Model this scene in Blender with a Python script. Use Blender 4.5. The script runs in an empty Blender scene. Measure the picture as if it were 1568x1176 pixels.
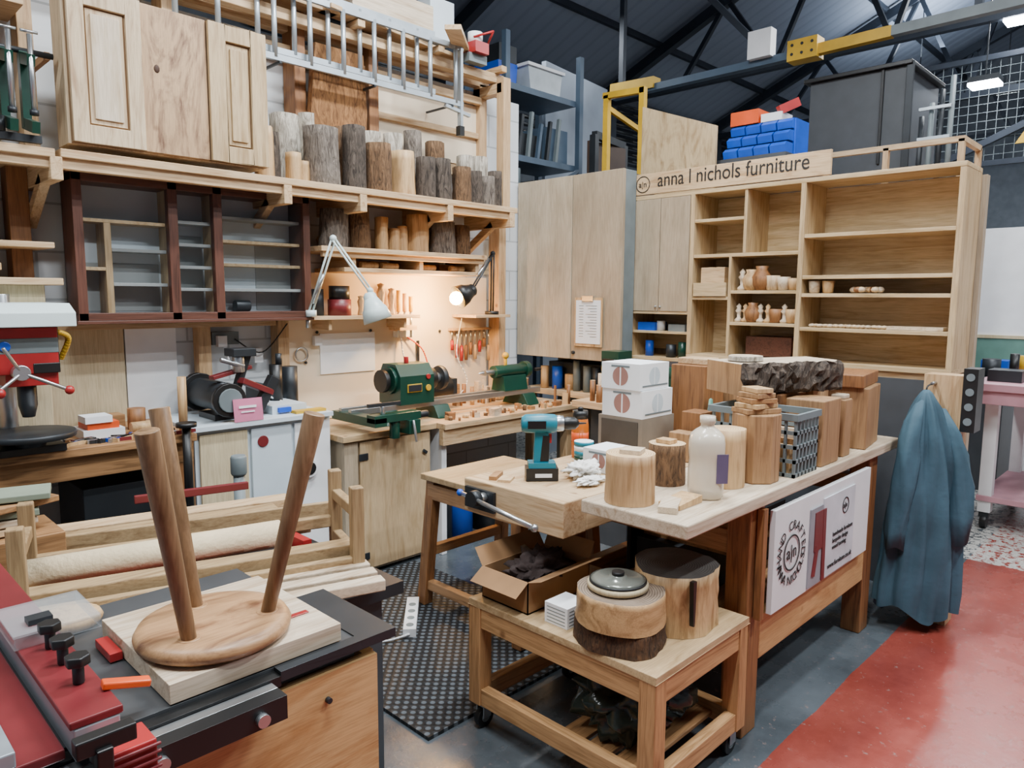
import bpy, bmesh, math, random
from mathutils import Vector, Matrix, noise as mn
random.seed(7)
COL=bpy.context.collection
# ---------------------------------------------------------------- materials
def lin(h):
    h=h.lstrip('#');o=[]
    for i in (0,2,4):
        c=int(h[i:i+2],16)/255
        o.append(c/12.92 if c<=.04045 else ((c+.055)/1.055)**2.4)
    return (*o,1)
def base(name):
    m=bpy.data.materials.new(name);m.use_nodes=True
    return m,m.node_tree,m.node_tree.nodes['Principled BSDF']
def N(nt,t,**k):
    n=nt.nodes.new(t)
    for a,b in k.items():setattr(n,a,b)
    return n
def ramp(nt,fac,stops):
    r=N(nt,'ShaderNodeValToRGB');e=r.color_ramp.elements
    while len(e)<len(stops):e.new(.5)
    for i,(p,c) in enumerate(stops):e[i].position=p;e[i].color=c
    nt.links.new(fac,r.inputs[0]);return r.outputs[0]
def mapping(nt,scale,coord='Object',rot=(0,0,0)):
    tc=N(nt,'ShaderNodeTexCoord');mp=N(nt,'ShaderNodeMapping')
    nt.links.new(tc.outputs[coord],mp.inputs[0]);mp.inputs['Scale'].default_value=scale;mp.inputs['Rotation'].default_value=rot
    return mp.outputs[0]
def noi(nt,vec,scale,detail=4,dist=0,rough=.5):
    n=N(nt,'ShaderNodeTexNoise');nt.links.new(vec,n.inputs['Vector'])
    n.inputs['Scale'].default_value=scale;n.inputs['Detail'].default_value=detail;n.inputs['Distortion'].default_value=dist;n.inputs['Roughness'].default_value=rough
    return n.outputs[0]
def bump(nt,b,h,s,d=.01):
    n=N(nt,'ShaderNodeBump');n.inputs['Strength'].default_value=s;n.inputs['Distance'].default_value=d
    nt.links.new(h,n.inputs['Height']);nt.links.new(n.outputs[0],b.inputs['Normal'])
def plain(name,col,rough=.5,metal=0,var=.12,scale=8,bmp=0,spec=.5):
    m,nt,b=base(name);c=lin(col)
    v=mapping(nt,(1,1,1));n=noi(nt,v,scale,3)
    lo=tuple(x*(1-var) for x in c[:3])+(1,);hi=tuple(min(1,x*(1+var)) for x in c[:3])+(1,)
    nt.links.new(ramp(nt,n,[(.3,lo),(.7,hi)]),b.inputs['Base Color'])
    b.inputs['Roughness'].default_value=rough;b.inputs['Metallic'].default_value=metal;b.inputs['Specular IOR Level'].default_value=spec
    if bmp:bump(nt,b,noi(nt,v,scale*8,3),bmp)
    return m
def desat(c,k=.2):
    g=(c[0]+c[1]+c[2])/3;return tuple((x*(1-k)+g*k)*.93 for x in c[:3])+(1,)
def wood(name,c1,c2,axis='X',scale=3,rough=.55,stretch=14,knots=True,dist=1.2,ds=.06):
    m,nt,b=base(name)
    s=[stretch]*3;s['XYZ'.index(axis)]=1
    v=mapping(nt,tuple(s));n=noi(nt,v,scale,6,dist,.6)
    s2=[90]*3;s2['XYZ'.index(axis)]=4
    n2=noi(nt,mapping(nt,tuple(s2)),3,2)
    a=desat(lin(c1),ds);d=desat(lin(c2),ds)
    col=ramp(nt,n,[(.30,d),(.52,a),(.78,tuple(min(1,x*1.12) for x in a[:3])+(1,))])
    mx=N(nt,'ShaderNodeMix',data_type='RGBA',blend_type='MULTIPLY');mx.inputs[0].default_value=.45
    nt.links.new(col,mx.inputs[6]);nt.links.new(ramp(nt,n2,[(.35,(.6,.55,.5,1)),(.6,(1,1,1,1))]),mx.inputs[7])
    out=mx.outputs[2]
    # broad grime variation
    g=noi(nt,mapping(nt,(1,1,1)),2.3,4)
    m4=N(nt,'ShaderNodeMix',data_type='RGBA',blend_type='MULTIPLY');m4.inputs[0].default_value=.5
    nt.links.new(out,m4.inputs[6]);nt.links.new(ramp(nt,g,[(.3,(.72,.68,.63,1)),(.62,(1,1,1,1))]),m4.inputs[7]);out=m4.outputs[2]
    if knots:
        vo=N(nt,'ShaderNodeTexVoronoi');nt.links.new(mapping(nt,(3,3,3)),vo.inputs['Vector']);vo.inputs['Scale'].default_value=1.3
        k=ramp(nt,vo.outputs['Distance'],[(.03,(.3,.19,.1,1)),(.075,(1,1,1,1))])
        m2=N(nt,'ShaderNodeMix',data_type='RGBA',blend_type='MULTIPLY');m2.inputs[0].default_value=.7
        nt.links.new(out,m2.inputs[6]);nt.links.new(k,m2.inputs[7]);out=m2.outputs[2]
    nt.links.new(out,b.inputs['Base Color']);b.inputs['Roughness'].default_value=rough
    bump(nt,b,n,.12,.004)
    return m
def barkm(name,c1,c2,sc=1,strength=1):
    m,nt,b=base(name);v=mapping(nt,(30*sc,30*sc,7*sc));n=noi(nt,v,1.6,8,1.5,.7)
    nt.links.new(ramp(nt,n,[(.36,lin(c2)),(.62,lin(c1))]),b.inputs['Base Color'])
    b.inputs['Roughness'].default_value=.9;bump(nt,b,n,strength,.02);return m
def endm(name,c1,c2):
    m,nt,b=base(name);v=mapping(nt,(1,1,1),'UV')
    w=N(nt,'ShaderNodeTexWave',wave_type='RINGS',rings_direction='Z');nt.links.new(v,w.inputs['Vector'])
    w.inputs['Scale'].default_value=38;w.inputs['Distortion'].default_value=1.5;w.inputs['Detail'].default_value=2
    n=noi(nt,v,14,5)
    mx=N(nt,'ShaderNodeMix',data_type='RGBA',blend_type='MULTIPLY');mx.inputs[0].default_value=.6
    nt.links.new(ramp(nt,w.outputs['Fac'],[(0,lin(c2)),(.6,lin(c1))]),mx.inputs[6])
    nt.links.new(ramp(nt,n,[(.3,(.6,.55,.5,1)),(.6,(1,1,1,1))]),mx.inputs[7])
    nt.links.new(mx.outputs[2],b.inputs['Base Color']);b.inputs['Roughness'].default_value=.75;return m
def emis(name,col,s):
    m,nt,b=base(name);b.inputs['Base Color'].default_value=lin(col);b.inputs['Emission Color'].default_value=lin(col);b.inputs['Emission Strength'].default_value=s;return m
def glassm(name,col,alpha=.25,rough=.03):
    m,nt,b=base(name);b.inputs['Base Color'].default_value=lin(col);b.inputs['Alpha'].default_value=alpha;b.inputs['Roughness'].default_value=rough;b.inputs['Specular IOR Level'].default_value=1;return m

PINE=wood('pine_x','#dcbd92','#b88d5c','X');PINEY=wood('pine_y','#dcbd92','#b88d5c','Y');PINEZ=wood('pine_z','#d6b284','#b18656','Z')
DPINE=wood('old_pine_x','#b08252','#7c5833','X');DPINEY=wood('old_pine_y','#b28456','#805b35','Y');DPINEZ=wood('old_pine_z','#9c6a3c','#6d4526','Z')
TPINEX=wood('trolley_pine_x','#cfa06a','#a37645','X');TPINEY=wood('trolley_pine_y','#cfa06a','#a37645','Y');TPINEZ=wood('trolley_pine_z','#c99863','#9c6f40','Z')
PLY=wood('birch_ply_z','#ceb288','#b69668','Z',scale=1.5,stretch=7,knots=False,dist=2.5)
PLYX=wood('birch_ply_x','#c6a87c','#a88759','X',scale=1.5,stretch=7,dist=2.5)
PLYG=wood('grey_ply_z','#b5a48a','#9f8e75','Z',scale=1.2,stretch=6,knots=False);PLYL=wood('light_ply_z','#c6b79e','#b3a388','Z',scale=1.2,stretch=6,knots=False)
PLYK=wood('knotty_ply','#dcae72','#b98246','X',scale=1.2,stretch=6,dist=3)
OAK=wood('oak_y','#d6bc90','#b3945f','Y',scale=2,knots=False);OAKZ=wood('oak_z','#cfb488','#aa8a5a','Z',scale=2,knots=False)
ASH=wood('ash_z','#dfc7a2','#b2906a','Z',scale=1.6,stretch=9,knots=False,dist=2.5);ASHW=wood('ash_panel_z','#e6d6bc','#cdb592','Z',scale=1.6,stretch=9,knots=False)
BURR=wood('elm_z','#c8a47a','#765035','Z',scale=1.6,stretch=4,dist=4.5,knots=True)
SLEG=wood('walnut_leg','#92714f','#6a4e30','Z',scale=2,knots=False,rough=.4)
SEAT=wood('elm_seat','#b58a5e','#74492c','X',scale=2.4,stretch=3,dist=4,knots=True,rough=.4)
PALE=wood('pale_slab','#dccab0','#b99d7c','X',scale=2,knots=False)
MAHO=wood('mahogany','#673f31','#46291e','X',scale=3,knots=False,rough=.4);MAHOZ=wood('mahogany_z','#673f31','#46291e','Z',scale=3,knots=False,rough=.4)
BOARDM=wood('cream_board','#d8c9a4','#cbb98f','Z',scale=1,stretch=4,knots=False)
BK=barkm('bark_grey','#94897d','#4a413a');BKD=barkm('bark_dark','#6b5f54','#2b241f');BKB=barkm('bark_birch','#c9c1b2','#6f665a',.7,.5);BKR=barkm('bark_brown','#8c6a4a','#42301f')
END=endm('end_grain','#dcbf94','#b58f62');ENDD=endm('end_grain_dark','#8c7b6a','#5c4e42');ENDG=endm('end_grain_charred','#4e4b48','#2f2c29')
SPLIT=wood('split_wood','#d6b07c','#a17847','Z',scale=3,stretch=9)
def wallmat():
    m,nt,b=base('painted_block');tc=N(nt,'ShaderNodeTexCoord');sp=N(nt,'ShaderNodeSeparateXYZ');cb=N(nt,'ShaderNodeCombineXYZ')
    nt.links.new(tc.outputs['Object'],sp.inputs[0]);nt.links.new(sp.outputs[0],cb.inputs[0]);nt.links.new(sp.outputs[2],cb.inputs[1])
    br=N(nt,'ShaderNodeTexBrick');nt.links.new(cb.outputs[0],br.inputs['Vector'])
    br.inputs['Color1'].default_value=lin('#dbe0e4');br.inputs['Color2'].default_value=lin('#ccd2d6');br.inputs['Mortar'].default_value=lin('#aeb4b8')
    br.inputs['Scale'].default_value=1;br.inputs['Brick Width'].default_value=.45;br.inputs['Row Height'].default_value=.225;br.inputs['Mortar Size'].default_value=.006
    nt.links.new(br.outputs[0],b.inputs['Base Color']);b.inputs['Roughness'].default_value=.7;bump(nt,b,br.outputs[1],-.4,.01);return m
BLOCK=wallmat()
def floormat():
    m,nt,b=base('painted_floor');tc=N(nt,'ShaderNodeTexCoord');sp=N(nt,'ShaderNodeSeparateXYZ');nt.links.new(tc.outputs['Object'],sp.inputs[0])
    v=mapping(nt,(1,1,1));n=noi(nt,v,3,8,0,.65);n3=noi(nt,v,26,6,0,.7)
    ad=N(nt,'ShaderNodeMath',operation='MULTIPLY_ADD');nt.links.new(n,ad.inputs[0]);ad.inputs[1].default_value=.03;nt.links.new(sp.outputs[1],ad.inputs[2])
    lt=N(nt,'ShaderNodeMath',operation='LESS_THAN');nt.links.new(ad.outputs[0],lt.inputs[0]);lt.inputs[1].default_value=1.03
    g=ramp(nt,n,[(.3,lin('#3f464b')),(.7,lin('#5c646a'))]);r=ramp(nt,n,[(.3,lin('#7a342c')),(.7,lin('#9a4a40'))])
    mx=N(nt,'ShaderNodeMix',data_type='RGBA');nt.links.new(lt.outputs[0],mx.inputs[0]);nt.links.new(g,mx.inputs[6]);nt.links.new(r,mx.inputs[7])
    gx=N(nt,'ShaderNodeMath',operation='GREATER_THAN');nt.links.new(sp.outputs[0],gx.inputs[0]);gx.inputs[1].default_value=5.1
    th=N(nt,'ShaderNodeMath',operation='GREATER_THAN');nt.links.new(n3,th.inputs[0]);th.inputs[1].default_value=.47
    mu=N(nt,'ShaderNodeMath',operation='MULTIPLY');nt.links.new(gx.outputs[0],mu.inputs[0]);nt.links.new(th.outputs[0],mu.inputs[1])
    m2=N(nt,'ShaderNodeMix',data_type='RGBA');nt.links.new(mu.outputs[0],m2.inputs[0]);nt.links.new(mx.outputs[2],m2.inputs[6]);m2.inputs[7].default_value=lin('#b9b8b2')
    sc=ramp(nt,n3,[(.6,(0,0,0,1)),(.72,(1,1,1,1))])
    m3=N(nt,'ShaderNodeMix',data_type='RGBA');nt.links.new(sc,m3.inputs[0]);nt.links.new(m2.outputs[2],m3.inputs[6]);m3.inputs[7].default_value=lin('#8f7b75')
    nt.links.new(m3.outputs[2],b.inputs['Base Color']);nt.links.new(ramp(nt,n,[(.3,(.15,.15,.15,1)),(.7,(.36,.36,.36,1))]),b.inputs['Roughness']);bump(nt,b,n3,.12,.01);return m
def corr(name,c,axis=0):
    m,nt,b=base(name);v=mapping(nt,(1,1,1));w=N(nt,'ShaderNodeTexWave',bands_direction='XYZ'[axis]);nt.links.new(v,w.inputs['Vector']);w.inputs['Scale'].default_value=1.6
    nt.links.new(ramp(nt,w.outputs['Fac'],[(0,tuple(x*.88 for x in lin(c)[:3])+(1,)),(.3,lin(c))]),b.inputs['Base Color']);b.inputs['Roughness'].default_value=.6;bump(nt,b,w.outputs['Fac'],.2,.02);return m
def rubber():
    m,nt,b=base('perforated_rubber');v=mapping(nt,(1,1,1),rot=(0,0,math.radians(45)))
    vo=N(nt,'ShaderNodeTexVoronoi',voronoi_dimensions='2D');nt.links.new(v,vo.inputs['Vector']);vo.inputs['Scale'].default_value=29;vo.inputs['Randomness'].default_value=0
    nt.links.new(ramp(nt,vo.outputs['Distance'],[(.27,lin('#596168')),(.34,lin('#17181a'))]),b.inputs['Base Color']);b.inputs['Roughness'].default_value=.55
    bump(nt,b,vo.outputs['Distance'],.8,.01);return m
STEEL=plain('brushed_steel','#b9bdc0',.3,.9);ALU=plain('aluminium','#aeb8bf',.4,.6);DARKM=plain('dark_metal','#2e3236',.45,.4);BLACK=plain('black_plastic','#161718',.4)
CAST=plain('cast_iron_top','#56595c',.35,.5);GREEN=plain('green_enamel','#0f3b2f',.3);RED=plain('red_enamel','#a32628',.35);DRED=plain('dark_red_enamel','#6c2226',.4)
TEAL=plain('teal_plastic','#0c7488',.4);WHITE=plain('white_paint','#e4e6e8',.5,var=.04);CREAMP=plain('cream_enamel','#cfdfe0',.4,var=.05);YEL=plain('yellow_paint','#c49c22',.5)
BLUE=plain('blue_plastic','#0f4fc0',.4);ORG=plain('orange_plastic','#dd5420',.4);CARD=plain('cardboard','#94704c',.85);CARDG=plain('grey_cardboard','#857b6e',.85)
PAPER=plain('paper','#eceff2',.8,var=.03);GREYP=plain('grey_plastic','#6d787b',.5);LAMPW=plain('lamp_white','#cfe0df',.35,var=.03);PINK=plain('pink_paint','#c0909a',.5)
GREYW=plain('pale_grey_panel','#c3d0d8',.5,var=.04);ROLL=plain('cream_cloth','#d8c5a2',.9,bmp=.3);SLATE=plain('steel_blue_paint','#46586a',.5);DGREY=plain('duct_grey','#3f4348',.5)
JACK=plain('waxed_teal_cloth','#385665',.75,var=.28,scale=5,bmp=.15);NAVY=plain('navy_lining','#15273d',.8);BAG=plain('green_black_plastic','#27302a',.22,bmp=.2);CLOTH=plain('dark_rag','#3a2f2d',.95,bmp=.4);TISSUE=plain('tissue','#e8e6e0',.9,bmp=.2)
CIRC=plain('terracotta_print','#9c7268',.7);PINKC=plain('pink_label','#c4708f',.7);GLASS=glassm('cabinet_glass','#20282c',.10);CLEAR=glassm('clear_acrylic','#b4bcc0',.28,.08)
TRUSS=plain('truss_steel','#2c333d',.5,.3);WARMW=plain('limewashed_board','#e3d3ba',.65,var=.06,scale=3);CABIN=plain('cabinet_interior','#9aa0a0',.6,var=.08,scale=3)

# ---------------------------------------------------------------- builder
class B:
    def __init__(s):
        s.bm=bmesh.new();s.ms=[];s.M=Matrix();s.uv=s.bm.loops.layers.uv.new('UVMap')
    def mi(s,m):
        if m not in s.ms:s.ms.append(m)
        return s.ms.index(m)
    def rot(s,deg,cx,cy,cz=0,axis='Z'):
        s.M=Matrix.Translation((cx,cy,cz))@Matrix.Rotation(math.radians(deg),4,axis)@Matrix.Translation((-cx,-cy,-cz));return s
    def poly(s,vs,fs,m,smooth=False,uvs=None):
        V=[s.bm.verts.new(s.M@Vector(v)) for v in vs];k=s.mi(m)
        for f in fs:
            try:F=s.bm.faces.new([V[i] for i in f])
            except ValueError:continue
            F.material_index=k;F.smooth=smooth
            if uvs:
                for l,i in zip(F.loops,f):l[s.uv].uv=uvs[i]
        return s
    def box(s,x0,x1,y0,y1,z0,z1,m):
        v=[(x,y,z) for z in(z0,z1) for y in(y0,y1) for x in(x0,x1)]
        return s.poly(v,[(0,2,3,1),(4,5,7,6),(0,1,5,4),(2,6,7,3),(0,4,6,2),(1,3,7,5)],m)
    def bar(s,p,q,w,h,m,up=(0,0,1)):
        p=Vector(p);q=Vector(q);d=(q-p).normalized();u=Vector(up)
        if abs(d.dot(u))>.98:u=Vector((0,1,0))
        a=d.cross(u).normalized();b=a.cross(d).normalized();v=[]
        for c in(p,q):
            for i,j in((-1,-1),(1,-1),(1,1),(-1,1)):v.append(c+a*i*w/2+b*j*h/2)
        return s.poly(v,[(0,3,2,1),(4,5,6,7),(0,1,5,4),(1,2,6,5),(2,3,7,6),(3,0,4,7)],m)
    def cyl(s,p,q,r0,m,r1=None,n=16,m2=None):
        if r1 is None:r1=r0
        p=Vector(p);q=Vector(q);d=(q-p).normalized();u=Vector((0,0,1)) if abs(d.z)<.95 else Vector((1,0,0))
        a=d.cross(u).normalized();b=d.cross(a).normalized();v=[]
        for c,r in((p,r0),(q,r1)):
            for i in range(n):
                t=2*math.pi*i/n;v.append(c+a*math.cos(t)*r+b*math.sin(t)*r)
        s.poly(v,[(i,(i+1)%n,n+(i+1)%n,n+i) for i in range(n)],m,True)
        uv=[(math.cos(2*math.pi*i/n)*r0,math.sin(2*math.pi*i/n)*r0) for i in range(n)]
        for o in(0,n):s.poly(v[o:o+n],[tuple(range(n))],m2 or m,False,uv)
        return s
    def sph(s,c,r,m,sc=(1,1,1),n=14):
        v=[];f=[];h=n//2
        for j in range(h+1):
            t=math.pi*j/h
            for i in range(n):
                a=2*math.pi*i/n;v.append((c[0]+r*sc[0]*math.sin(t)*math.cos(a),c[1]+r*sc[1]*math.sin(t)*math.sin(a),c[2]+r*sc[2]*math.cos(t)))
        for j in range(h):
            for i in range(n):f.append((j*n+i,(j+1)*n+i,(j+1)*n+(i+1)%n,j*n+(i+1)%n))
        return s.poly(v,f,m,True)
    def tube(s,pts,r,m,n=8):
        for a,b in zip(pts,pts[1:]):s.cyl(a,b,r,m,n=n)
        for a in pts[1:-1]:s.sph(a,r,m,n=8)
        return s
    def cable(s,pts,r,m,n=8,k=8):
        P=[Vector(p) for p in pts];P=[P[0]]+P+[P[-1]];o=[]
        for i in range(1,len(P)-2):
            for j in range(k):
                t=j/k;a,b,c,d=P[i-1:i+3]
                o.append(.5*((2*b)+(c-a)*t+(2*a-5*b+4*c-d)*t*t+(3*b-a-3*c+d)*t**3))
        o.append(P[-2]);return s.tube(o,r,m,n)
    def rev(s,c,prof,m,n=24,d=(0,0,1),cap=True):
        d=Vector(d).normalized();u=Vector((0,0,1)) if abs(d.z)<.95 else Vector((1,0,0))
        a=d.cross(u).normalized();b=d.cross(a).normalized();C=Vector(c);v=[];f=[]
        for r,z in prof:
            for i in range(n):
                t=2*math.pi*i/n;v.append(C+d*z+a*math.cos(t)*r+b*math.sin(t)*r)
        for j in range(len(prof)-1):
            for i in range(n):f.append((j*n+i,j*n+(i+1)%n,(j+1)*n+(i+1)%n,(j+1)*n+i))
        s.poly(v,f,m,True)
        if cap:
            for o,(r,z) in((0,prof[0]),((len(prof)-1)*n,prof[-1])):
                if r>1e-4:s.poly(v[o:o+n],[tuple(range(n))],m)
        return s
    def prism(s,pts,ax,a,b,m):
        n=len(pts)
        def mk(p,t):
            l=list(p);l.insert(ax,t);return l
        v=[mk(p,a) for p in pts]+[mk(p,b) for p in pts]
        return s.poly(v,[tuple(range(n)),tuple(range(2*n-1,n-1,-1))]+[(i,(i+1)%n,n+(i+1)%n,n+i) for i in range(n)],m)
    def log(s,x,y,z,r,h,bark,end,seed=0,irr=.08,n=26,tilt=(0,0),wedge=None):
        rd=random.Random(seed+int(x*1000)+int(y*77));ph=[rd.uniform(0,6.28) for _ in range(4)];v=[];f=[];L=5
        for j in range(L+1):
            for i in range(n):
                t=2*math.pi*i/n
                k=1+irr*(.5*math.sin(2*t+ph[0])+.35*math.sin(3*t+ph[1])+.25*math.sin(5*t+ph[2]))+rd.uniform(-.02,.02)*(irr/.08)
                if wedge and (math.degrees(t)-wedge[0])%360<wedge[1]:k*=.35
                k*=(1+.04*(1-j/L))
                v.append((x+tilt[0]*j/L+r*k*math.cos(t),y+tilt[1]*j/L+r*k*math.sin(t),z+h*j/L))
        for j in range(L):
            for i in range(n):f.append((j*n+i,j*n+(i+1)%n,(j+1)*n+(i+1)%n,(j+1)*n+i))
        s.poly(v,f,bark,not wedge)
        top=v[L*n:];uv=[(p[0]-x+.13*r,p[1]-y) for p in top]+[(.13*r,0)]
        top=top+[(x+tilt[0],y+tilt[1],z+h+.001)]
        return s.poly(top,[(i,(i+1)%n,n) for i in range(n)],end,False,uv)
    def done(s,name,bev=0):
        bmesh.ops.remove_doubles(s.bm,verts=s.bm.verts,dist=1e-6)
        bmesh.ops.recalc_face_normals(s.bm,faces=s.bm.faces)
        me=bpy.data.meshes.new(name);s.bm.to_mesh(me);s.bm.free()
        for m in s.ms:me.materials.append(m)
        o=bpy.data.objects.new(name,me);COL.objects.link(o)
        if bev:
            md=o.modifiers.new('bevel','BEVEL');md.width=bev;md.segments=2;md.limit_method='ANGLE';md.angle_limit=math.radians(50)
        return o
def text(body,M,size,mat,parent,name,extr=.0008,sx=1):
    t=bpy.data.curves.new(name,'FONT');t.body=body;t.size=size;t.extrude=extr;t.materials.append(mat);t.align_x='LEFT'
    o=bpy.data.objects.new(name,t);COL.objects.link(o);o.matrix_world=M@Matrix.Diagonal((sx,1,1,1));o.parent=parent;return o
def faceX(x,y,z):return Matrix(((0,0,-1,x),(-1,0,0,y),(0,1,0,z),(0,0,0,1)))
def faceY(x,y,z):return Matrix(((1,0,0,x),(0,0,-1,y),(0,1,0,z),(0,0,0,1)))

# ---------------------------------------------------------------- camera
f,yaw,pit,rol=1134.1,math.radians(44.39),math.radians(6.83),math.radians(.35)
c,s_=math.cos(yaw),math.sin(yaw)
F=Vector((c*math.cos(pit),s_*math.cos(pit),-math.sin(pit)));R=Vector((s_,-c,0));U=Vector((c*math.sin(pit),s_*math.sin(pit),math.cos(pit)))
r=R*math.cos(rol)+U*math.sin(rol);u=U*math.cos(rol)-R*math.sin(rol)
cd=bpy.data.cameras.new('camera');cam=bpy.data.objects.new('camera',cd);COL.objects.link(cam)
cd.sensor_width=36;cd.lens=f/1600*36;cd.clip_start=.05
cam.matrix_world=Matrix(((r.x,u.x,-F.x,0),(r.y,u.y,-F.y,0),(r.z,u.z,-F.z,1.6),(0,0,0,1)))
bpy.context.scene.camera=cam

# ---------------------------------------------------------------- shell
b=B();b.box(-3,15,-6,6.4,-.1,0,floormat());b.done('floor')
b=B();b.box(-3,4.14,4.0,4.15,0,3.06,BLOCK);b.done('wall_back')
b=B();b.box(-3,15,6.2,6.4,0,4.35,corr('dark_cladding','#454c55'));b.done('wall_rear')
FW=plain('far_wall_grey','#7e8790',.8)
b=B();b.box(15,15.2,-6,6.4,0,7.5,FW);b.done('wall_right')
b=B();b.box(-3.2,-3,-6,6.4,0,7.5,FW);b.done('wall_left')
b=B();b.box(-3,15,-6.2,-6,0,7.5,FW);b.done('wall_front')
b=B();zr=lambda y:4.3+.43*(6.3-y)
b.poly([(-3,6.4,zr(6.4)),(15,6.4,zr(6.4)),(15,0,zr(0)),(-3,0,zr(0))],[(0,1,2,3)],corr('roof_sheet','#7c8798'))
b.poly([(-3,0,zr(0)),(15,0,zr(0)),(15,-6.2,zr(6.2)),(-3,-6.2,zr(6.2))],[(0,1,2,3)],corr('roof_sheet_b','#7c8798'));b.done('ceiling')
b=B();b.box(4.64,4.70,.98,4.0,0,2.27,PLYG);b.done('wall_partition')
for k,x in enumerate((5.2,8,10.8,13.6)):
    b=B();z=lambda y:zr(y)-.12
    b.bar((x,6.1,z(6.1)),(x,0,z(0)),.1,.12,TRUSS);b.bar((x,0,z(0)),(x,-6,z(6)),.1,.12,TRUSS)
    if x>6:
        b.bar((x,6.1,4.15),(x,-6,4.15),.08,.08,TRUSS)
        for i in range(5):
            y=5.0-i*1.2;y2=y-.6;b.bar((x,y,4.15),(x,max(y2,-5),z(max(y2,0))),.05,.05,TRUSS);b.bar((x,y2,z(max(y2,0))),(x,y-1.2,4.15),.05,.05,TRUSS)
    b.box(x-.08,x+.08,6.0,6.18,0,4.3,TRUSS)
    b.done('roof_truss')
b=B()
for i,y in enumerate((5.3,3.6,1.9)):b.bar((-2.9,y,zr(y)-.03),(14.9,y,zr(y)-.03),.05,.07,TRUSS)
b.done('roof_purlins')
b=B()
for i in range(9):b.cable([(3,6.1-.02*i,4.2-.09*i),(6,6.08,4.13-.085*i),(9,6.1,4.2-.09*i),(13,6.05,4.15-.1*i)],.022,BLACK if i%2 else DARKM)
b.done('cable_run')
b=B();b.bar((6,4.5,3.56),(6,2.7,3.56),.08,.06,SLATE);b.bar((6,2.7,3.56),(6,1.95,3.57),.07,.08,YEL);b.bar((6,1.95,3.57),(6,-2,3.6),.07,.07,GREYP)
b.bar((6,4.5,3.62),(6,4.0,3.6),.12,.10,YEL);b.box(5.93,6.07,2.48,2.72,3.5,3.66,YEL);b.bar((6,4.4,3.58),(6,4.4,4.9),.05,.05,TRUSS);b.bar((6,1.4,3.6),(6,1.4,6.3),.05,.05,TRUSS);b.bar((6,2.9,3.6),(6,4.3,5.1),.05,.05,TRUSS)
for y in(2.52,2.6,2.68):b.cyl((5.925,y,3.55),(5.93,y,3.55),.012,DARKM,n=8);b.cyl((5.925,y,3.62),(5.93,y,3.62),.012,DARKM,n=8)
b.box(5.9,6,2.85,3.05,3.58,3.8,WHITE);b.done('overhead_crane_beam')

# ---------------------------------------------------------------- back wall fittings
b=B()
for x in(1.47,2.18,2.68):b.box(x,x+.07,3.86,3.99,2.2,3.30,DPINEZ if x>2 else PINEZ)
for y in(3.68,3.92):b.box(3.66,3.73,y,y+.07,2.2,3.1,PINEZ)
b.box(.9,3.75,3.77,3.84,3.08,3.14,PINE);b.box(.9,3.75,3.92,3.99,3.08,3.14,PINE)
b.box(3.66,3.73,3.7,3.99,3.0,3.07,PINEY);b.box(2.7,3.7,3.93,3.99,2.72,2.76,PINE)
b.box(2.25,3.7,3.95,3.99,2.45,2.52,PINE);b.box(1.5,3.66,3.9,3.94,2.95,3.0,PINE)
for x in(1.3,1.9,2.5,3.1,3.66):b.box(x,x+.05,3.70,3.98,3.14,3.18,PINEY)
b.box(2.05,2.12,3.9,3.99,.95,2.15,PINEZ);b.box(3.76,3.83,3.82,3.93,.84,2.15,PINEZ);b.box(1.6,1.67,3.92,3.99,.97,1.48,PINEZ)
b.box(.78,.86,3.88,3.99,.96,2.17,DPINEZ);b.box(.60,.66,3.9,3.99,2.2,3.3,PINEZ);b.box(.86,.92,3.88,3.99,2.2,3.3,PINEZ)
b.done('timber_shelving_frame',.003)
b=B();b.box(2.75,3.66,3.96,3.995,2.53,2.95,WARMW);b.done('lining_board')
b=B();b.prism([(2.27,2.3),(2.60,2.3),(2.62,2.7),(2.6,3.02),(2.28,3.02),(2.24,2.6)],1,3.80,3.85,barkm('rough_live_edge','#a8784a','#5b3a20',.8,.8));b.done('live_edge_board')
b=B()
b.box(1.0,2.4,3.75,3.95,3.185,3.21,PINE);b.rot(8,2.6,3.8);b.box(2.3,3.4,3.72,3.85,3.185,3.21,PINE);b.M=Matrix();b.bar((3.0,3.45,3.2),(3.5,3.9,3.24),.1,.03,PINE)
b.box(2.5,3.1,3.75,3.95,3.25,3.42,PALE);b.box(3.1,3.3,3.78,3.95,3.24,3.5,GREYW);b.box(1.1,2.0,3.78,3.95,3.22,3.34,DPINE)
b.done('stored_boards',.003)
b=B();b.box(3.38,3.5,3.66,3.80,3.2,3.27,RED);b.cyl((3.44,3.73,3.27),(3.44,3.73,3.34),.05,WHITE);b.box(3.36,3.52,3.70,3.76,3.145,3.2,GREYP);b.tube([(3.4,3.7,3.3),(3.48,3.6,3.33),(3.52,3.7,3.27)],.008,RED);b.done('band_tensioner')
b=B()
for y,x0,x1,zo in((3.70,1.84,3.3,0),(3.745,1.35,3.1,.05)):
    b.bar((x0,y,2.85+zo),(x1,y,2.85+zo),.02,.032,ALU);b.bar((x0,y,3.2+zo),(x1,y,3.2+zo),.02,.032,ALU)
    x=x0+.14
    while x<x1-.03:b.cyl((x,y,2.85+zo),(x,y,3.2+zo),.014,ALU,n=10);x+=.21
b.bar((3.28,3.70,2.70),(3.28,3.70,3.2),.02,.035,ALU);b.box(3.26,3.30,3.68,3.72,2.65,2.71,BLACK)
b.bar((3.15,3.70,2.82),(3.36,3.70,2.79),.025,.02,ALU)
for x in(2.0,2.6,3.2):b.bar((x,3.68,2.825),(x,3.95,2.825),.012,.012,DARKM)
b.done('aluminium_ladder')
b=B()
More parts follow.
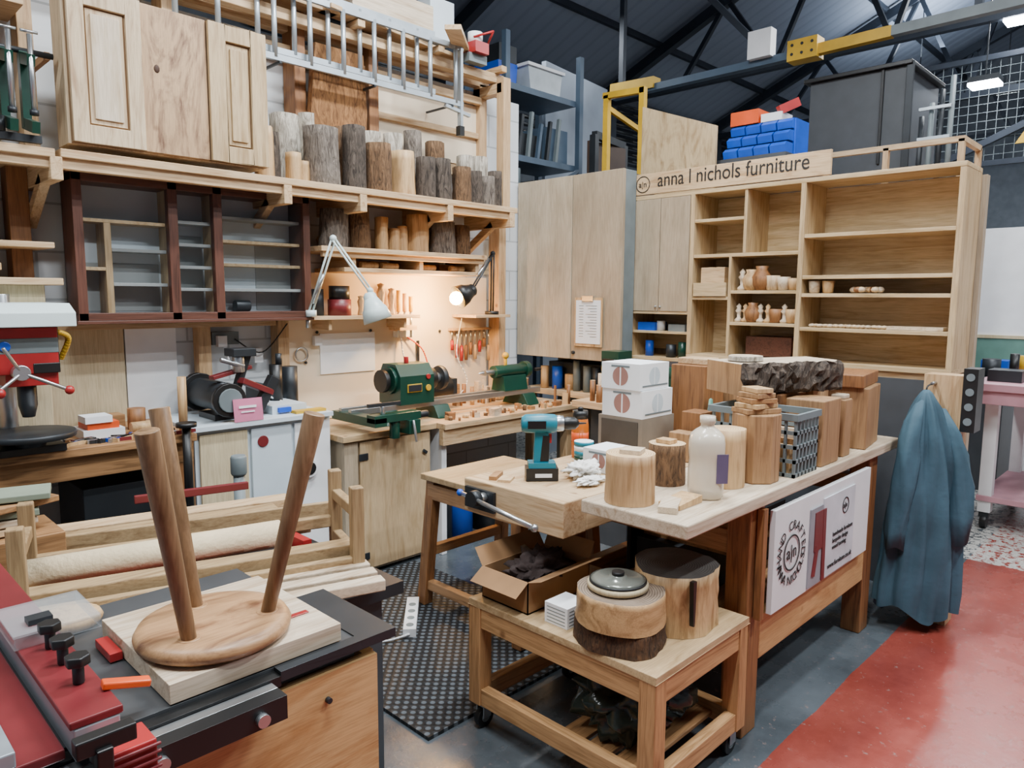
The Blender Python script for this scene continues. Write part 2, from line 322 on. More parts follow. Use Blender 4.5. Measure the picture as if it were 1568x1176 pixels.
b.box(.9,3.62,3.5,3.99,2.165,2.2,PINE);b.box(-.6,.88,3.5,3.99,2.16,2.195,PINE);b.box(-.6,3.6,3.52,3.56,2.12,2.165,PINE)
for x in(.86,1.9,2.36,3.0,3.55):b.box(x,x+.045,3.5,3.97,2.07,2.165,PINEY);b.bar((x+.02,3.97,1.92),(x+.02,3.68,2.1),.04,.05,PINEY)
b.done('log_shelf',.003)
def logs(name,L):
    b=B()
    for i,(x,y,z,r_,h,k) in enumerate(L):
        if k=='s':b.log(x,y,z,r_,h,SPLIT,END,i,.25,9)
        else:
            bk,en={'g':(BK,END),'d':(BKD,ENDD),'b':(BKB,END),'r':(SPLIT,END),'n':(BKR,END)}[k];b.log(x,y,z,r_,h,bk,en,i,.12,tilt=(random.uniform(-.012,.012),0))
    b.done(name)
logs('log_row',[(1.86,3.62,2.2,.045,.26,'s'),(1.93,3.66,2.2,.035,.25,'d'),(2.01,3.6,2.2,.04,.15,'s'),(2.11,3.85,2.2,.075,.40,'b'),(2.25,3.86,2.2,.06,.43,'b'),(2.09,3.63,2.2,.03,.12,'s'),
 (2.21,3.63,2.2,.095,.31,'g'),(2.40,3.62,2.2,.068,.35,'d'),(2.57,3.62,2.2,.072,.28,'n'),(2.75,3.62,2.2,.072,.26,'r'),(2.92,3.62,2.2,.06,.25,'d'),(3.07,3.63,2.2,.06,.26,'d'),(3.22,3.62,2.2,.058,.23,'n'),(3.35,3.63,2.2,.05,.22,'d'),(3.46,3.62,2.2,.045,.20,'g'),(3.56,3.66,2.2,.045,.25,'d'),
 (2.62,3.79,2.2,.065,.38,'b'),(2.82,3.8,2.2,.06,.40,'b'),(2.97,3.8,2.2,.06,.44,'g'),(3.14,3.8,2.2,.065,.40,'n'),(3.40,3.8,2.2,.06,.35,'b'),(3.54,3.8,2.2,.06,.36,'b'),(2.45,3.8,2.2,.06,.38,'n')])
b=B();b.box(2.18,3.45,3.62,3.99,1.85,1.878,PINE);b.box(2.2,3.44,3.64,3.67,1.82,1.85,PINE)
for x in(2.4,2.9,3.38):b.box(x,x+.03,3.66,3.98,1.76,1.85,PINEY)
b.box(2.35,3.44,3.66,3.99,1.74,1.765,PINE);b.done('lower_log_shelf',.003)
logs('short_log_row',[(2.33,3.75,1.878,.08,.22,'g'),(2.52,3.75,1.878,.062,.25,'n'),(2.66,3.73,1.878,.04,.2,'s'),(2.76,3.74,1.878,.035,.14,'s'),(2.84,3.76,1.878,.04,.16,'s'),(2.96,3.76,1.878,.068,.24,'r'),(3.17,3.76,1.878,.085,.21,'g'),(3.34,3.76,1.878,.06,.2,'n')])
b=B()
for x,z in((2.5,1.765),(2.65,1.765),(2.95,1.765),(3.2,1.765)):b.cyl((x,3.72,z+.02),(x+.12,3.72,z+.02),.018,SPLIT);b.box(x-.02,x+.1,3.8,3.9,z,z+.05,DPINE)
b.done('turned_offcuts')

b=B();b.box(.94,1.81,3.53,3.68,2.23,2.87,ASH)
D=[(.95,1.235,ASH),(1.24,1.525,BURR),(1.53,1.815,OAKZ)]
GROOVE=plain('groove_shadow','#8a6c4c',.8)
for i,(a,c2,m) in enumerate(D):
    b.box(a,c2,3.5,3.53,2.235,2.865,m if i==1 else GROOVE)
    if i!=1:
        w=.062 if i==0 else .08
        b.box(a,a+w,3.482,3.5,2.235,2.865,m);b.box(c2-w,c2,3.482,3.5,2.235,2.865,m);b.box(a+w,c2-w,3.482,3.5,2.235,2.31,m);b.box(a+w,c2-w,3.482,3.5,2.79,2.865,m)
        p0,p1=a+w+.008,c2-w-.008
        b.box(p0,p1,3.494,3.5,2.318,2.782,m);b.box(p0+.016,p1-.016,3.485,3.494,2.338,2.762,ASHW if i==0 else m)
b.sph((1.30,3.5,2.60),.014,plain('knot','#3b2415',.7),(1,.3,1.3),10)
b.done('three_door_cupboard',.002)
b=B();x0,x1,z0,z1=.98,2.15,1.48,2.14
yb=3.86
b.box(x0,x1,yb-.01,yb,z0,z1,GREYW)
b.box(x0,x1,3.69,yb,z1-.035,z1,MAHO);b.box(x0,x1,3.69,yb,z0,z0+.035,MAHO);b.box(x0,x0+.04,3.69,yb,z0,z1,MAHOZ);b.box(x1-.04,x1,3.69,yb,z0,z1,MAHOZ)
b.box(x0-.015,x1+.015,3.675,yb,z1,z1+.018,MAHO);b.box(x0-.01,x1+.01,3.68,yb,z0-.015,z0,MAHO)
for x in(1.39,1.61):b.box(x,x+.045,3.69,3.73,z0,z1,MAHOZ);b.box(x+.01,x+.03,3.73,yb,z0,z1,OAKZ)
b.box(1.115,1.145,3.735,yb,z0,1.93,OAKZ)
for a,c2,zs in((x0+.04,1.39,(1.93,)),(x0+.04,1.115,(1.71,)),(1.145,1.39,(1.80,1.64)),(1.435,1.61,(1.95,1.84,1.73,1.62)),(1.655,x1-.04,(1.99,1.87,1.75,1.62))):
    for z in zs:b.box(a,c2,3.735,yb,z,z+.016,OAK if z in(1.93,1.71,1.75,1.87) else CABIN)
for a,c2 in((x0+.04,1.115),(1.145,1.39),(1.44,1.61),(1.90,2.11)):b.box(a,c2,yb-.014,yb-.01,1.52 if a<1.8 else 1.52,1.75 if a<1.4 else 1.9,CABIN)
b.cyl((1.75,3.79,1.545),(1.83,3.79,1.545),.03,DARKM)
for a,c2 in((x0+.04,1.39),(1.435,1.61),(1.655,x1-.04)):b.box(a,c2,3.705,3.709,z0+.035,z1-.035,GLASS)
for x in(1.2,2.0):b.box(x,x+.05,yb,3.99,1.6,2.1,PINEZ)
b.done('glazed_display_cabinet',.002)
b=B();b.box(.90,1.24,3.95,3.995,.96,1.43,BOARDM);b.box(1.25,1.50,3.96,3.995,.96,1.43,WHITE);b.box(.9,2.04,3.9,3.99,1.43,1.462,PINE);b.done('splashback_boarding')
b=B();b.box(2.12,3.76,3.955,3.995,.84,1.74,WARMW);b.box(2.35,2.75,3.945,3.955,1.12,1.37,PAPER)
for x,z in((2.33,1.38),(2.72,1.38),(2.25,1.2),(3.3,1.36),(3.3,1.1)):b.sph((x,3.945,z),.01,DARKM,n=8)
b.done('tool_backboard')
b=B();b.box(2.14,2.95,3.72,3.95,1.462,1.484,PINE);b.box(3.42,3.76,3.7,3.95,1.455,1.475,PINE)
for x in(2.3,2.85):b.box(x,x+.02,3.76,3.95,1.4,1.462,PINEY)
b.done('tool_shelf',.002)
b=B()
for x,h,r_ in((2.62,.16,.022),(2.70,.2,.026),(2.78,.17,.024),(2.55,.12,.02)):
    b.rev((x,3.8,1.484),[(r_,0),(r_,.01),(r_*.7,h*.35),(r_*1.05,h*.7),(r_*.6,h*.85),(r_*.9,h*.95),(0,h)],SPLIT,16)
b.done('turned_bottles')
b=B();b.cyl((2.40,3.8,1.484),(2.40,3.8,1.58),.07,DRED);b.cyl((2.40,3.8,1.58),(2.40,3.8,1.66),.062,BLACK);b.cyl((2.26,3.82,1.484),(2.26,3.82,1.64),.04,DARKM);b.done('red_storage_tin')
b=B()
for i,x in enumerate((2.88,2.93,2.98)):
    b.cyl((x,3.86,1.33),(x,3.86,1.52),.008,STEEL,n=8);b.cyl((x,3.86,1.5),(x,3.86,1.64-.02*i),.014,YEL if i!=1 else SPLIT,n=10)
b.box(2.86,3.0,3.82,3.94,1.38,1.41,PINE)
b.done('turning_gouges')
# hand tools hung / propped on the backboard
b=B();rd=random.Random(21)
for i in range(9):
    x=3.40+.045*i;L=rd.uniform(.12,.24);b.cyl((x,3.93,1.36),(x,3.93,1.36-L*.5),.006,STEEL,n=8);b.cyl((x,3.93,1.36-L*.5),(x,3.93,1.36-L),.012,rd.choice([SPLIT,DPINEZ,BLACK,RED]),n=8)
b.box(3.38,3.80,3.9,3.95,1.36,1.375,PINE)
b.rev((2.22,3.94,1.25),[(.045,0),(.045,.004),(.036,.004),(.036,0)],STEEL,20,(0,-1,0),cap=False)
b.bar((3.10,3.94,1.30),(3.10,3.94,1.10),.02,.008,DARKM);b.bar((3.10,3.94,1.12),(3.19,3.94,1.12),.02,.012,SPLIT)
b.done('hung_hand_tools')
b=B();b.box(2.9,3.05,3.92,3.95,1.33,1.37,WHITE);b.box(2.3,2.35,3.92,3.95,1.30,1.36,WHITE)
b.cable([(2.95,3.93,1.33),(2.95,3.9,1.2),(3.02,3.9,1.1)],.005,WHITE);b.cable([(3.0,3.93,1.33),(3.1,3.9,1.25),(3.15,3.9,1.15)],.005,ORG)
b.done('power_socket')
b=B();b.cable([(3.02,3.9,1.1),(3.06,3.9,.98),(3.12,3.9,.9),(3.2,3.9,.86)],.005,WHITE);b.cable([(3.15,3.9,1.15),(3.25,3.9,1.0),(3.35,3.9,.86)],.005,ORG);b.cable([(3.45,3.88,1.45),(3.4,3.88,1.2),(3.5,3.88,1.0),(3.4,3.88,.88)],.004,WHITE);b.done('trailing_cables')
b=B();b.box(1.68,1.83,3.93,3.99,1.33,1.4,GREYP);b.box(1.7,1.75,3.9,3.94,1.32,1.38,WHITE);b.box(1.92,1.97,3.93,3.99,1.22,1.3,WHITE)
b.cable([(1.74,3.92,1.32),(1.78,3.85,1.15),(1.9,3.75,1.05),(2.0,3.7,1.0)],.006,WHITE);b.cable([(1.8,3.92,1.36),(1.95,3.9,1.28),(2.1,3.88,1.44)],.004,BLACK)
b.done('double_socket')
def shade(b,c,d,L,r0,r1,m):
    b.rev(c,[(.0,0),(r0*.6,.0),(r0,.015),(r0*1.1,L*.35),(r1*.85,L*.6),(r1,L),(r1*.97,L),(r1*.8,L*.6),(r0,.03),(0,.02)],m,24,d)
b=B();b.cyl((2.14,3.68,1.484),(2.14,3.68,1.52),.03,LAMPW)
for o in(-.012,.012):b.cyl((2.14+o,3.68,1.52),(2.18+o,3.5,1.90),.006,LAMPW,n=8);b.cyl((2.18+o,3.5,1.91),(2.29+o,3.32,1.63),.006,LAMPW,n=8)
b.cyl((2.14,3.66,1.56),(2.165,3.58,1.72),.011,STEEL,n=8);b.sph((2.18,3.5,1.91),.02,LAMPW);b.sph((2.29,3.32,1.63),.018,LAMPW)
shade(b,(2.285,3.33,1.62),(.12,-.12,-.5),.16,.035,.08,LAMPW)
b.cyl((2.13,3.7,1.484),(2.13,3.7,1.42),.012,STEEL,n=8)
b.done('white_angle_poise_lamp')
b=B();b.cyl((3.62,3.75,1.475),(3.62,3.75,1.5),.05,BLACK)
for o in(-.012,.012):b.cyl((3.62,3.75+o,1.5),(3.56,3.68+o,1.90),.006,DARKM,n=8);b.cyl((3.56,3.68+o,1.90),(3.30,3.6+o,1.66),.006,DARKM,n=8)
b.sph((3.56,3.68,1.9),.018,DARKM);b.cyl((3.52,3.68,1.86),(3.38,3.64,1.74),.012,STEEL,n=8)
shade(b,(3.30,3.58,1.655),(-.62,.16,-.3),.14,.04,.078,BLACK)
b.sph((3.165,3.615,1.59),.045,emis('warm_bulb','#ffb347',140))
b.done('black_angle_poise_lamp')
b=B();b.cyl((.3,3.6,2.585),(.92,3.6,2.585),.012,DARKM)
for i in range(6):
    x=.44+.074*i;zo=-.14
    b.bar((x,3.6,2.72+zo),(x,3.6,2.42+zo),.03,.04,GREEN);b.bar((x,3.61,2.44+zo),(x,3.46,2.40+zo),.028,.045,GREEN);b.bar((x,3.61,2.70+zo),(x,3.47,2.66+zo),.028,.045,GREEN)
    b.cyl((x,3.475,2.76+zo),(x,3.475,2.46+zo),.010,STEEL,n=8);b.cyl((x-.03,3.475,2.77+zo),(x+.03,3.475,2.77+zo),.006,STEEL,n=8);b.cyl((x,3.475,2.45+zo),(x,3.475,2.47+zo),.016,DARKM,n=10)
for x in(.35,.9):b.bar((x,3.6,2.585),(x,3.98,2.585),.02,.03,DPINEY)
b.done('g_clamp_rack')
b=B();b.box(.3,.5,3.55,3.6,2.2,2.24,BLACK);b.bar((.5,3.53,2.225),(.84,3.53,2.225),.03,.03,DARKM);b.box(.6,.66,3.505,3.56,2.2,2.27,BLACK);b.cyl((.7,3.53,2.24),(.7,3.53,2.3),.02,DARKM);b.done('bar_clamps')
b=B();b.box(-.3,.8,3.9,3.98,2.3,2.5,CARDG);b.box(-.3,.85,3.7,3.98,2.80,2.83,PINE);b.box(-.3,.5,3.8,3.95,2.83,3.0,DPINE);b.done('timber_offcut_stack')
b=B();b.box(-.3,.9,3.68,3.98,1.80,1.825,PINE);b.box(-.3,.92,3.66,3.98,1.64,1.67,PINE);b.box(-.3,.74,3.9,3.96,1.825,2.1,CARDG)
b.box(-.3,.86,3.72,3.76,.97,1.64,BOARDM);b.box(-.2,.6,3.7,3.9,1.67,1.7,DPINE);b.box(.3,.7,3.68,3.88,1.70,1.73,SPLIT)
b.done('side_shelves',.003)
b=B();b.box(-.2,.85,3.6,3.9,3.05,3.08,PINE);b.box(-.2,.5,3.7,3.9,3.08,3.25,DPINE);b.done('high_shelf')

# ---------------------------------------------------------------- back benches
b=B();b.box(-.6,1.355,3.38,3.98,.925,.96,DPINE);b.box(-.6,1.35,3.42,3.46,.82,.925,DPINE)
for x in(.2,1.28):b.box(x,x+.07,3.42,3.49,0,.925,DPINEZ)
b.box(-.6,1.3,3.6,3.95,.3,.33,DPINE);b.box(.9,1.25,3.5,3.9,.33,.75,DARKM);b.done('left_back_bench',.003)
b=B();b.box(1.36,2.12,3.44,3.98,.95,.975,GREYW);b.box(1.38,2.12,3.48,3.98,0,.95,GREYW)
b.box(1.40,1.64,3.465,3.48,.1,.93,BOARDM);b.box(1.66,1.88,3.465,3.48,.1,.93,GREYW);b.box(1.9,2.11,3.465,3.48,.1,.93,WHITE)
b.cyl((1.72,3.46,.86),(1.72,3.465,.86),.03,DRED);b.cyl((1.97,3.44,.68),(1.97,3.47,.68),.05,WHITE);b.cyl((1.97,3.435,.68),(1.97,3.44,.68),.035,BLACK)
b.done('white_base_cupboard',.002)
b=B();b.box(2.14,2.80,3.38,3.98,.80,.835,PLYX);b.box(2.8,4.1,3.3,3.98,.80,.835,PINE);b.box(2.8,4.1,3.32,3.36,.70,.80,PINE)
b.box(2.16,2.78,3.42,3.98,.02,.80,PLYG);b.box(2.26,2.76,3.40,3.42,.04,.785,PLY);b.box(2.16,2.25,3.405,3.42,.04,.79,PLYG)
for z in(.1,.68):b.box(2.25,2.31,3.392,3.40,z,z+.04,DARKM)
b.bar((2.70,3.39,.68),(2.73,3.39,.66),.01,.02,DARKM)
b.box(4.0,4.07,3.35,3.42,0,.8,PINEZ);b.box(2.82,2.86,3.36,3.96,0,.8,WHITE)
b.done('lathe_bench',.003)
b=B()
for x,y,r_,h,m in((2.98,3.6,.1,.35,DARKM),(3.18,3.62,.1,.4,BLUE),(3.45,3.6,.14,.3,BLACK)):b.cyl((x,y,0),(x,y,h),r_,m);b.cyl((x,y,h),(x,y,h+.02),r_*1.05,m)
b.done('waste_bins')
b=B();Z=.837
for y in(3.56,3.66):b.bar((2.3,y,.93),(3.92,y,.93),.03,.035,STEEL)
for x in(2.5,2.9,3.72):b.prism([(3.48,Z),(3.74,Z),(3.69,.915),(3.53,.915)],0,x,x+.12,GREEN)
b.prism([(3.5,.945),(3.72,.945),(3.72,1.12),(3.68,1.19),(3.55,1.19),(3.5,1.12)],0,2.62,2.88,GREEN)
b.cyl((2.60,3.61,1.09),(2.64,3.61,1.09),.085,GREEN);b.cyl((2.88,3.61,1.08),(2.95,3.61,1.08),.07,BLACK);b.cyl((2.95,3.61,1.08),(3.0,3.61,1.08),.035,STEEL);b.rev((3.0,3.61,1.08),[(.02,0),(.075,.0),(.08,.02),(.075,.035),(.03,.04),(0,.04)],DARKM,24,(1,0,0))
b.cyl((2.58,3.61,1.09),(2.6,3.61,1.09),.03,DARKM);b.cyl((2.55,3.61,1.09),(2.58,3.61,1.09),.07,BLACK)
b.box(2.67,2.78,3.494,3.5,1.02,1.07,YEL);b.box(2.675,2.775,3.49,3.494,1.025,1.065,DARKM);b.cyl((2.74,3.60,1.19),(2.74,3.6,1.23),.015,RED);b.cyl((2.83,3.49,1.11),(2.83,3.5,1.11),.016,RED)
b.cyl((2.83,3.49,1.04),(2.83,3.5,1.04),.02,YEL)
b.cyl((3.0,3.82,.98),(3.25,3.82,.98),.085,BLACK);b.box(3.25,3.3,3.76,3.88,.9,1.04,DARKM)
b.prism([(3.54,.945),(3.68,.945),(3.66,1.05),(3.56,1.05)],0,3.55,3.78,GREEN);b.cyl((3.5,3.61,1.08),(3.8,3.61,1.08),.045,GREEN);b.cyl((3.42,3.61,1.08),(3.5,3.61,1.08),.02,STEEL);b.cyl((3.40,3.61,1.08),(3.36,3.61,1.08),.018,STEEL,r1=.002)
b.cyl((3.8,3.61,1.08),(3.84,3.61,1.08),.06,GREEN);b.cyl((3.86,3.55,1.08),(3.92,3.55,1.08),.012,BLACK,n=10);b.cyl((3.62,3.61,1.12),(3.62,3.61,1.18),.012,YEL);b.sph((3.62,3.61,1.19),.025,YEL)
b.box(2.28,2.60,3.28,3.36,.90,.945,GREEN);b.box(2.28,2.36,3.28,3.72,.88,.93,GREEN);b.cyl((2.44,3.32,.80),(2.44,3.32,.90),.03,GREEN);b.box(2.50,2.58,3.26,3.37,.82,.9,GREEN);b.cyl((2.52,3.25,.9),(2.52,3.22,.78),.008,STEEL,n=8)
b.cyl((2.36,3.32,.945),(2.36,3.32,.99),.014,STEEL);b.bar((2.26,3.32,1.0),(2.48,3.32,1.0),.02,.02,DARKM);b.cyl((2.6,3.3,.92),(2.66,3.3,.92),.02,DARKM)
b.done('wood_lathe',.004)
b=B();rd=random.Random(3)
for i in range(90):
    x=rd.uniform(2.9,4.05);y=rd.choice([rd.uniform(3.33,3.45),rd.uniform(3.78,3.93)]);w=rd.uniform(.012,.045);h=rd.uniform(.04,.16)*(1 if y>3.75 or x>3.95 else .3);m=rd.choice([SPLIT,DPINEZ,PALE,DPINE,BKR])
    if y>3.7 and x<3.35:continue
    if rd.random()<.5:b.cyl((x,y,.835),(x,y,.835+h),w*.5,m,n=12,m2=END)
    else:b.rot(rd.uniform(0,90),x,y);b.box(x-w,x+w*.6,y-w*.5,y+w*.5,.835,.835+h,m);b.M=Matrix()
b.done('offcut_pile')
gx,gy,gz=1.62,3.66,.975
b=B()
b.box(gx-.1,gx+.12,gy-.1,gy+.1,gz,gz+.03,BLACK);b.cyl((gx-.06,gy-.16,gz+.12),(gx-.06,gy+.16,gz+.12),.075,DARKM);b.cyl((gx-.06,gy-.19,gz+.11),(gx-.06,gy-.16,gz+.11),.085,BLACK);b.cyl((gx-.06,gy+.16,gz+.12),(gx-.06,gy+.2,gz+.12),.1,BLACK)
b.cyl((gx-.06,gy-.2,gz+.11),(gx-.06,gy-.19,gz+.11),.06,GREYP);b.bar((gx-.02,gy-.1,gz+.05),(gx+.08,gy-.1,gz+.34),.05,.03,DARKM);b.box(gx-.02,gx+.1,gy-.16,gy-.05,gz+.32,gz+.36,DARKM);b.bar((gx-.12,gy-.12,gz+.22),(gx+.1,gy-.08,gz+.26),.04,.02,DRED);b.cyl((gx+.02,gy-.12,gz+.24),(gx+.02,gy-.12,gz+.32),.03,STEEL)
b.cyl((gx+.04,gy-.14,gz+.27),(gx-.08,gy-.14,gz+.31),.012,STEEL,n=8);b.bar((gx+.12,gy-.1,gz+.03),(gx+.22,gy-.1,gz+.2),.05,.05,DARKM);b.bar((gx+.02,gy-.14,gz+.2),(gx+.2,gy-.1,gz+.12),.05,.03,DRED)
b.done('bench_grinder',.003)
b=B();b.bar((1.64,3.44,.977),(1.64,3.455,1.09),.15,.004,PINKC,up=(0,1,0));b.bar((1.59,3.442,1.05),(1.68,3.442,1.05),.002,.012,PAPER);b.bar((1.60,3.440,1.025),(1.67,3.440,1.025),.002,.006,PAPER);b.done('pink_notice_card')
b=B();b.box(1.82,2.02,3.55,3.8,.975,1.02,GREYW);b.box(1.85,1.92,3.53,3.55,.985,1.01,BLUE);b.cyl((1.95,3.75,1.02),(1.95,3.75,1.22),.035,BLACK);b.cyl((1.97,3.75,1.22),(1.97,3.75,1.28),.018,DARKM);b.box(1.82,1.88,3.7,3.85,1.02,1.12,DARKM);b.box(1.92,2.1,3.48,3.54,.975,.99,YEL);b.cyl((2.06,3.8,.975),(2.06,3.8,1.2),.045,DARKM);b.done('battery_charger_station')
b=B();b.cyl((1.33,3.47,.96),(1.33,3.47,1.22),.02,SPLIT,n=12);b.cyl((1.30,3.36,.55),(1.30,3.36,1.0),.02,BLACK,n=12);b.cyl((1.30,3.36,1.0),(1.30,3.36,1.02),.045,BLACK);b.done('sash_clamp_post')
b=B();b.box(.93,1.1,3.55,3.72,.96,1.0,WHITE);b.box(.95,1.08,3.56,3.7,1.0,1.03,ORG);b.box(.94,1.05,3.55,3.66,1.03,1.06,PAPER);b.cyl((1.14,3.6,.985),(1.24,3.6,.985),.025,SPLIT);b.cyl((1.2,3.7,.96),(1.2,3.7,1.06),.04,DPINEZ);b.box(1.02,1.18,3.8,3.9,.96,1.02,DPINE);b.done('fixings_boxes')
b=B();rd=random.Random(5)
for i in range(60):
    x=rd.uniform(.8,1.28);y=rd.uniform(3.4,3.52);a=rd.uniform(0,3.14);L=rd.uniform(.02,.09)
    b.bar((x,y,.968),(x+L*math.cos(a),y+L*math.sin(a)*.6,.968),.012,.015,rd.choice([BLACK,DARKM,STEEL,BLUE,SPLIT,DARKM,DRED,DPINE]))
b.done('hand_tool_scatter')
b=B();px,py,zo=.68,3.62,-.07
b.box(px-.14,px+.14,py-.25,py+.12,.96,.99,DARKM);b.cyl((px,py+.04,.99),(px,py+.04,1.6),.036,STEEL)
b.prism([(py-.30,1.36+zo),(py+.05,1.33+zo),(py+.12,1.36+zo),(py+.12,1.54+zo),(py-.30,1.54+zo)],0,px-.12,px+.12,RED)
b.box(px+.03,px+.123,py-.303,py-.2,1.36+zo,1.40+zo,BLACK);b.box(px-.12,px+.121,py-.302,py-.12,1.44+zo,1.50+zo,GREYP);b.box(px+.1,px+.135,py-.25,py-.1,1.36+zo,1.54+zo,BLACK)
b.prism([(py-.38,1.545+zo),(py+.28,1.545+zo),(py+.28,1.60+zo),(py+.22,1.635+zo),(py-.30,1.635+zo),(py-.38,1.60+zo)],0,px-.14,px+.17,CREAMP)
b.cyl((px+.02,py-.22,1.20),(px+.02,py-.22,1.31),.03,STEEL);b.cyl((px+.02,py-.22,1.16),(px+.02,py-.22,1.25),.034,DARKM);b.cyl((px+.02,py-.22,1.11),(px+.02,py-.22,1.16),.022,DARKM,r1=.034)
b.box(px-.06,px+.12,py-.28,py-.16,1.24,1.3,RED);b.cyl((px-.02,py-.31,1.30),(px-.02,py-.36,1.30),.03,STEEL);b.cyl((px-.02,py-.35,1.30),(px+.12,py-.38,1.23),.007,STEEL,n=8);b.sph((px+.13,py-.38,1.225),.018,RED)
b.cyl((px-.02,py-.35,1.30),(px-.08,py-.38,1.40),.007,STEEL,n=8);b.cyl((px-.02,py-.35,1.3),(px-.1,py-.38,1.24),.007,STEEL,n=8);b.sph((px-.1,py-.38,1.23),.02,RED)
b.cable([(px+.13,py-.2,1.45),(px+.19,py-.17,1.42),(px+.17,py-.12,1.33)],.012,YEL);b.cyl((px-.06,py-.304,1.40),(px-.06,py-.31,1.40),.02,BLUE)
b.rev((px+.02,py-.22,1.04),[(.05,-.05),(.06,-.02),(.16,-.015),(.165,0),(.16,.01),(0,.012)],DARKM,28);b.box(px-.06,px+.08,py-.2,py+.08,1.0,1.03,DARKM)
b.done('pillar_drill',.004)

# ---------------------------------------------------------------- corner cabinet, bookcase
b=B();b.box(4.15,4.6,3.06,3.98,1.15,2.47,DGREY);b.box(4.12,4.15,3.438,3.98,1.15,2.47,PLYL);b.box(4.12,4.15,2.99,3.43,1.15,2.47,PLYG);b.box(4.15,4.28,2.995,3.06,1.15,2.47,GREYP)
b.cyl((4.10,3.40,1.2),(4.12,3.40,1.2),.012,DARKM);b.done('corner_tall_cupboard',.003)
b=B();b.bar((4.108,3.26,1.25),(4.108,3.26,1.6),.25,.006,SPLIT,up=(1,0,0));b.bar((4.103,3.26,1.27),(4.103,3.26,1.58),.22,.004,PAPER,up=(1,0,0));b.box(4.09,4.105,3.21,3.31,1.575,1.61,STEEL)
for i in range(12):
    b.box(4.0995,4.1005,3.3,3.34,1.54-.02*i,1.543-.02*i,GREYP);b.box(4.0995,4.1005,3.18,3.28-.02*(i%3),1.54-.02*i,1.543-.02*i,GREYP)
b.done('clipboard')
b=B();X0,X1=4.3,4.62
T=.022
b.box(X1-.015,X1,1.02,3.03,1.23,2.27,OAK)
for y in(1.0,1.815,2.545):b.box(X0,X1-.002,y,y+.03,1.23,2.275,OAKZ)
b.box(X0,X1,3.03,3.05,1.17,2.275,OAKZ);b.box(X0,X1,1.0,3.05,2.275,2.30,OAK);b.box(X0,X1,1.0,2.575,1.205,1.23,OAK);b.box(X0,X1,2.56,3.03,1.17,1.19,OAK)
for z in(1.955,1.715,1.61,1.41):b.box(X0+.005,X1-.015,1.03,1.815,z,z+T,OAK)
b.box(X0+.005,X1-.015,2.18,2.2,1.884,2.275,OAKZ);b.box(X0+.005,X1-.015,2.27,2.29,1.23,1.862,OAKZ)
b.box(X0+.005,X1-.015,1.845,2.545,1.862,1.862+T,OAK);b.box(X0+.005,X1-.015,2.2,2.545,2.09,2.11,OAK)
b.box(X0+.005,X1-.015,1.845,2.27,1.63,1.65,OAK);b.box(X0+.005,X1-.015,1.845,2.27,1.43,1.45,OAK);b.box(X0+.005,X1-.015,2.29,2.545,1.59,1.61,OAK)
b.box(X0-.005,X0+.2,2.3,2.535,1.612,1.70,OAK);b.box(X0+.03,X0+.25,2.33,2.5,1.70,1.80,PINEY)
b.box(X0-.005,X0+.015,2.578,2.80,1.51,2.27,PLYG);b.box(X0-.005,X0+.015,2.805,3.028,1.51,2.27,PLYG);b.box(X0,X1-.02,2.577,3.03,1.49,1.51,OAK);b.box(X0+.02,X1-.02,2.577,3.03,1.355,1.372,OAK)
for y in(2.785,2.82):b.sph((X0-.012,y,1.54),.009,STEEL,n=8)
b.box(X0+.1,X0+.3,1.9,2.2,1.235,1.36,MAHO)
b.done('display_bookcase',.002)
b=B();b.box(4.3,4.62,1.0,3.05,.0,1.17,DGREY);b.box(4.32,4.6,1.02,2.5,1.17,1.203,PINEY);b.done('bookcase_plinth')
b=B();b.bar((4.305,1.68,2.375),(4.305,3.04,2.375),.02,.14,PINEY);sg=b.done('furniture_sign',.002)
INK=plain('black_ink','#1c1a18',.6)
text('anna l nichols furniture',faceX(4.293,2.835,2.35),.132,INK,sg,'sign_lettering',sx=.845)
text('a|n',faceX(4.293,2.985,2.357),.055,INK,sg,'sign_monogram')
bb=B();bb.rev((4.294,2.95,2.375),[(.056,0),(.056,.002),(.051,.002),(.051,0)],INK,36,(-1,0,0),cap=False);rg=bb.done('monogram_ring');rg.parent=sg
def pot(b,y,z,prof,m,x=4.42,sc=1):b.rev((x,y,z),[(p*sc,q*sc) for p,q in prof],m,18)
CUP=[(.02,0),(.035,.005),(.04,.05),(.045,.09),(.04,.09),(.034,.02),(0,.015)]
VASE=[(.03,0),(.05,.03),(.055,.07),(.03,.11),(.035,.13),(.025,.13),(0,.1)]
PAWN=[(.025,0),(.028,.015),(.012,.03),(.014,.06),(.024,.075),(.012,.09),(.018,.105),(0,.125)]
SM=[PALE,SPLIT,DPINEZ,ASH]
b=B();rd=random.Random(2)
for i,y in enumerate((2.22,2.16,2.09,2.02,1.95,1.885)):pot(b,y,1.651,[PAWN,VASE,VASE,CUP,CUP,CUP][i],SM[i%4],4.36,[1.1,1,1.15,1,.9,.8][i])
for i,y in enumerate((2.235,2.19,2.14,2.09,2.04,1.99,1.935,1.885)):pot(b,y,1.451,[PAWN,PAWN,VASE,PAWN,PAWN,CUP,PAWN,CUP][i],SM[i%3],4.36,.95)
for i,y in enumerate((1.76,1.68)):pot(b,y,1.633,[CUP,CUP][i],SM[i],4.36,.8)
for i in range(9):
    y=1.54-i*.018;b.sph((4.35+rd.uniform(-.02,.03),y,1.653),.026,SM[i%4],(1,1,.7),8)
for i in range(16):
    y=1.76-i*.027;b.sph((4.34+rd.uniform(-.01,.03),y,1.444),.022,SM[i%2*3],(1.2,1,.5),8)
b.box(4.33,4.45,1.06,1.34,1.434,1.452,PALE)
b.done('turned_woodware')
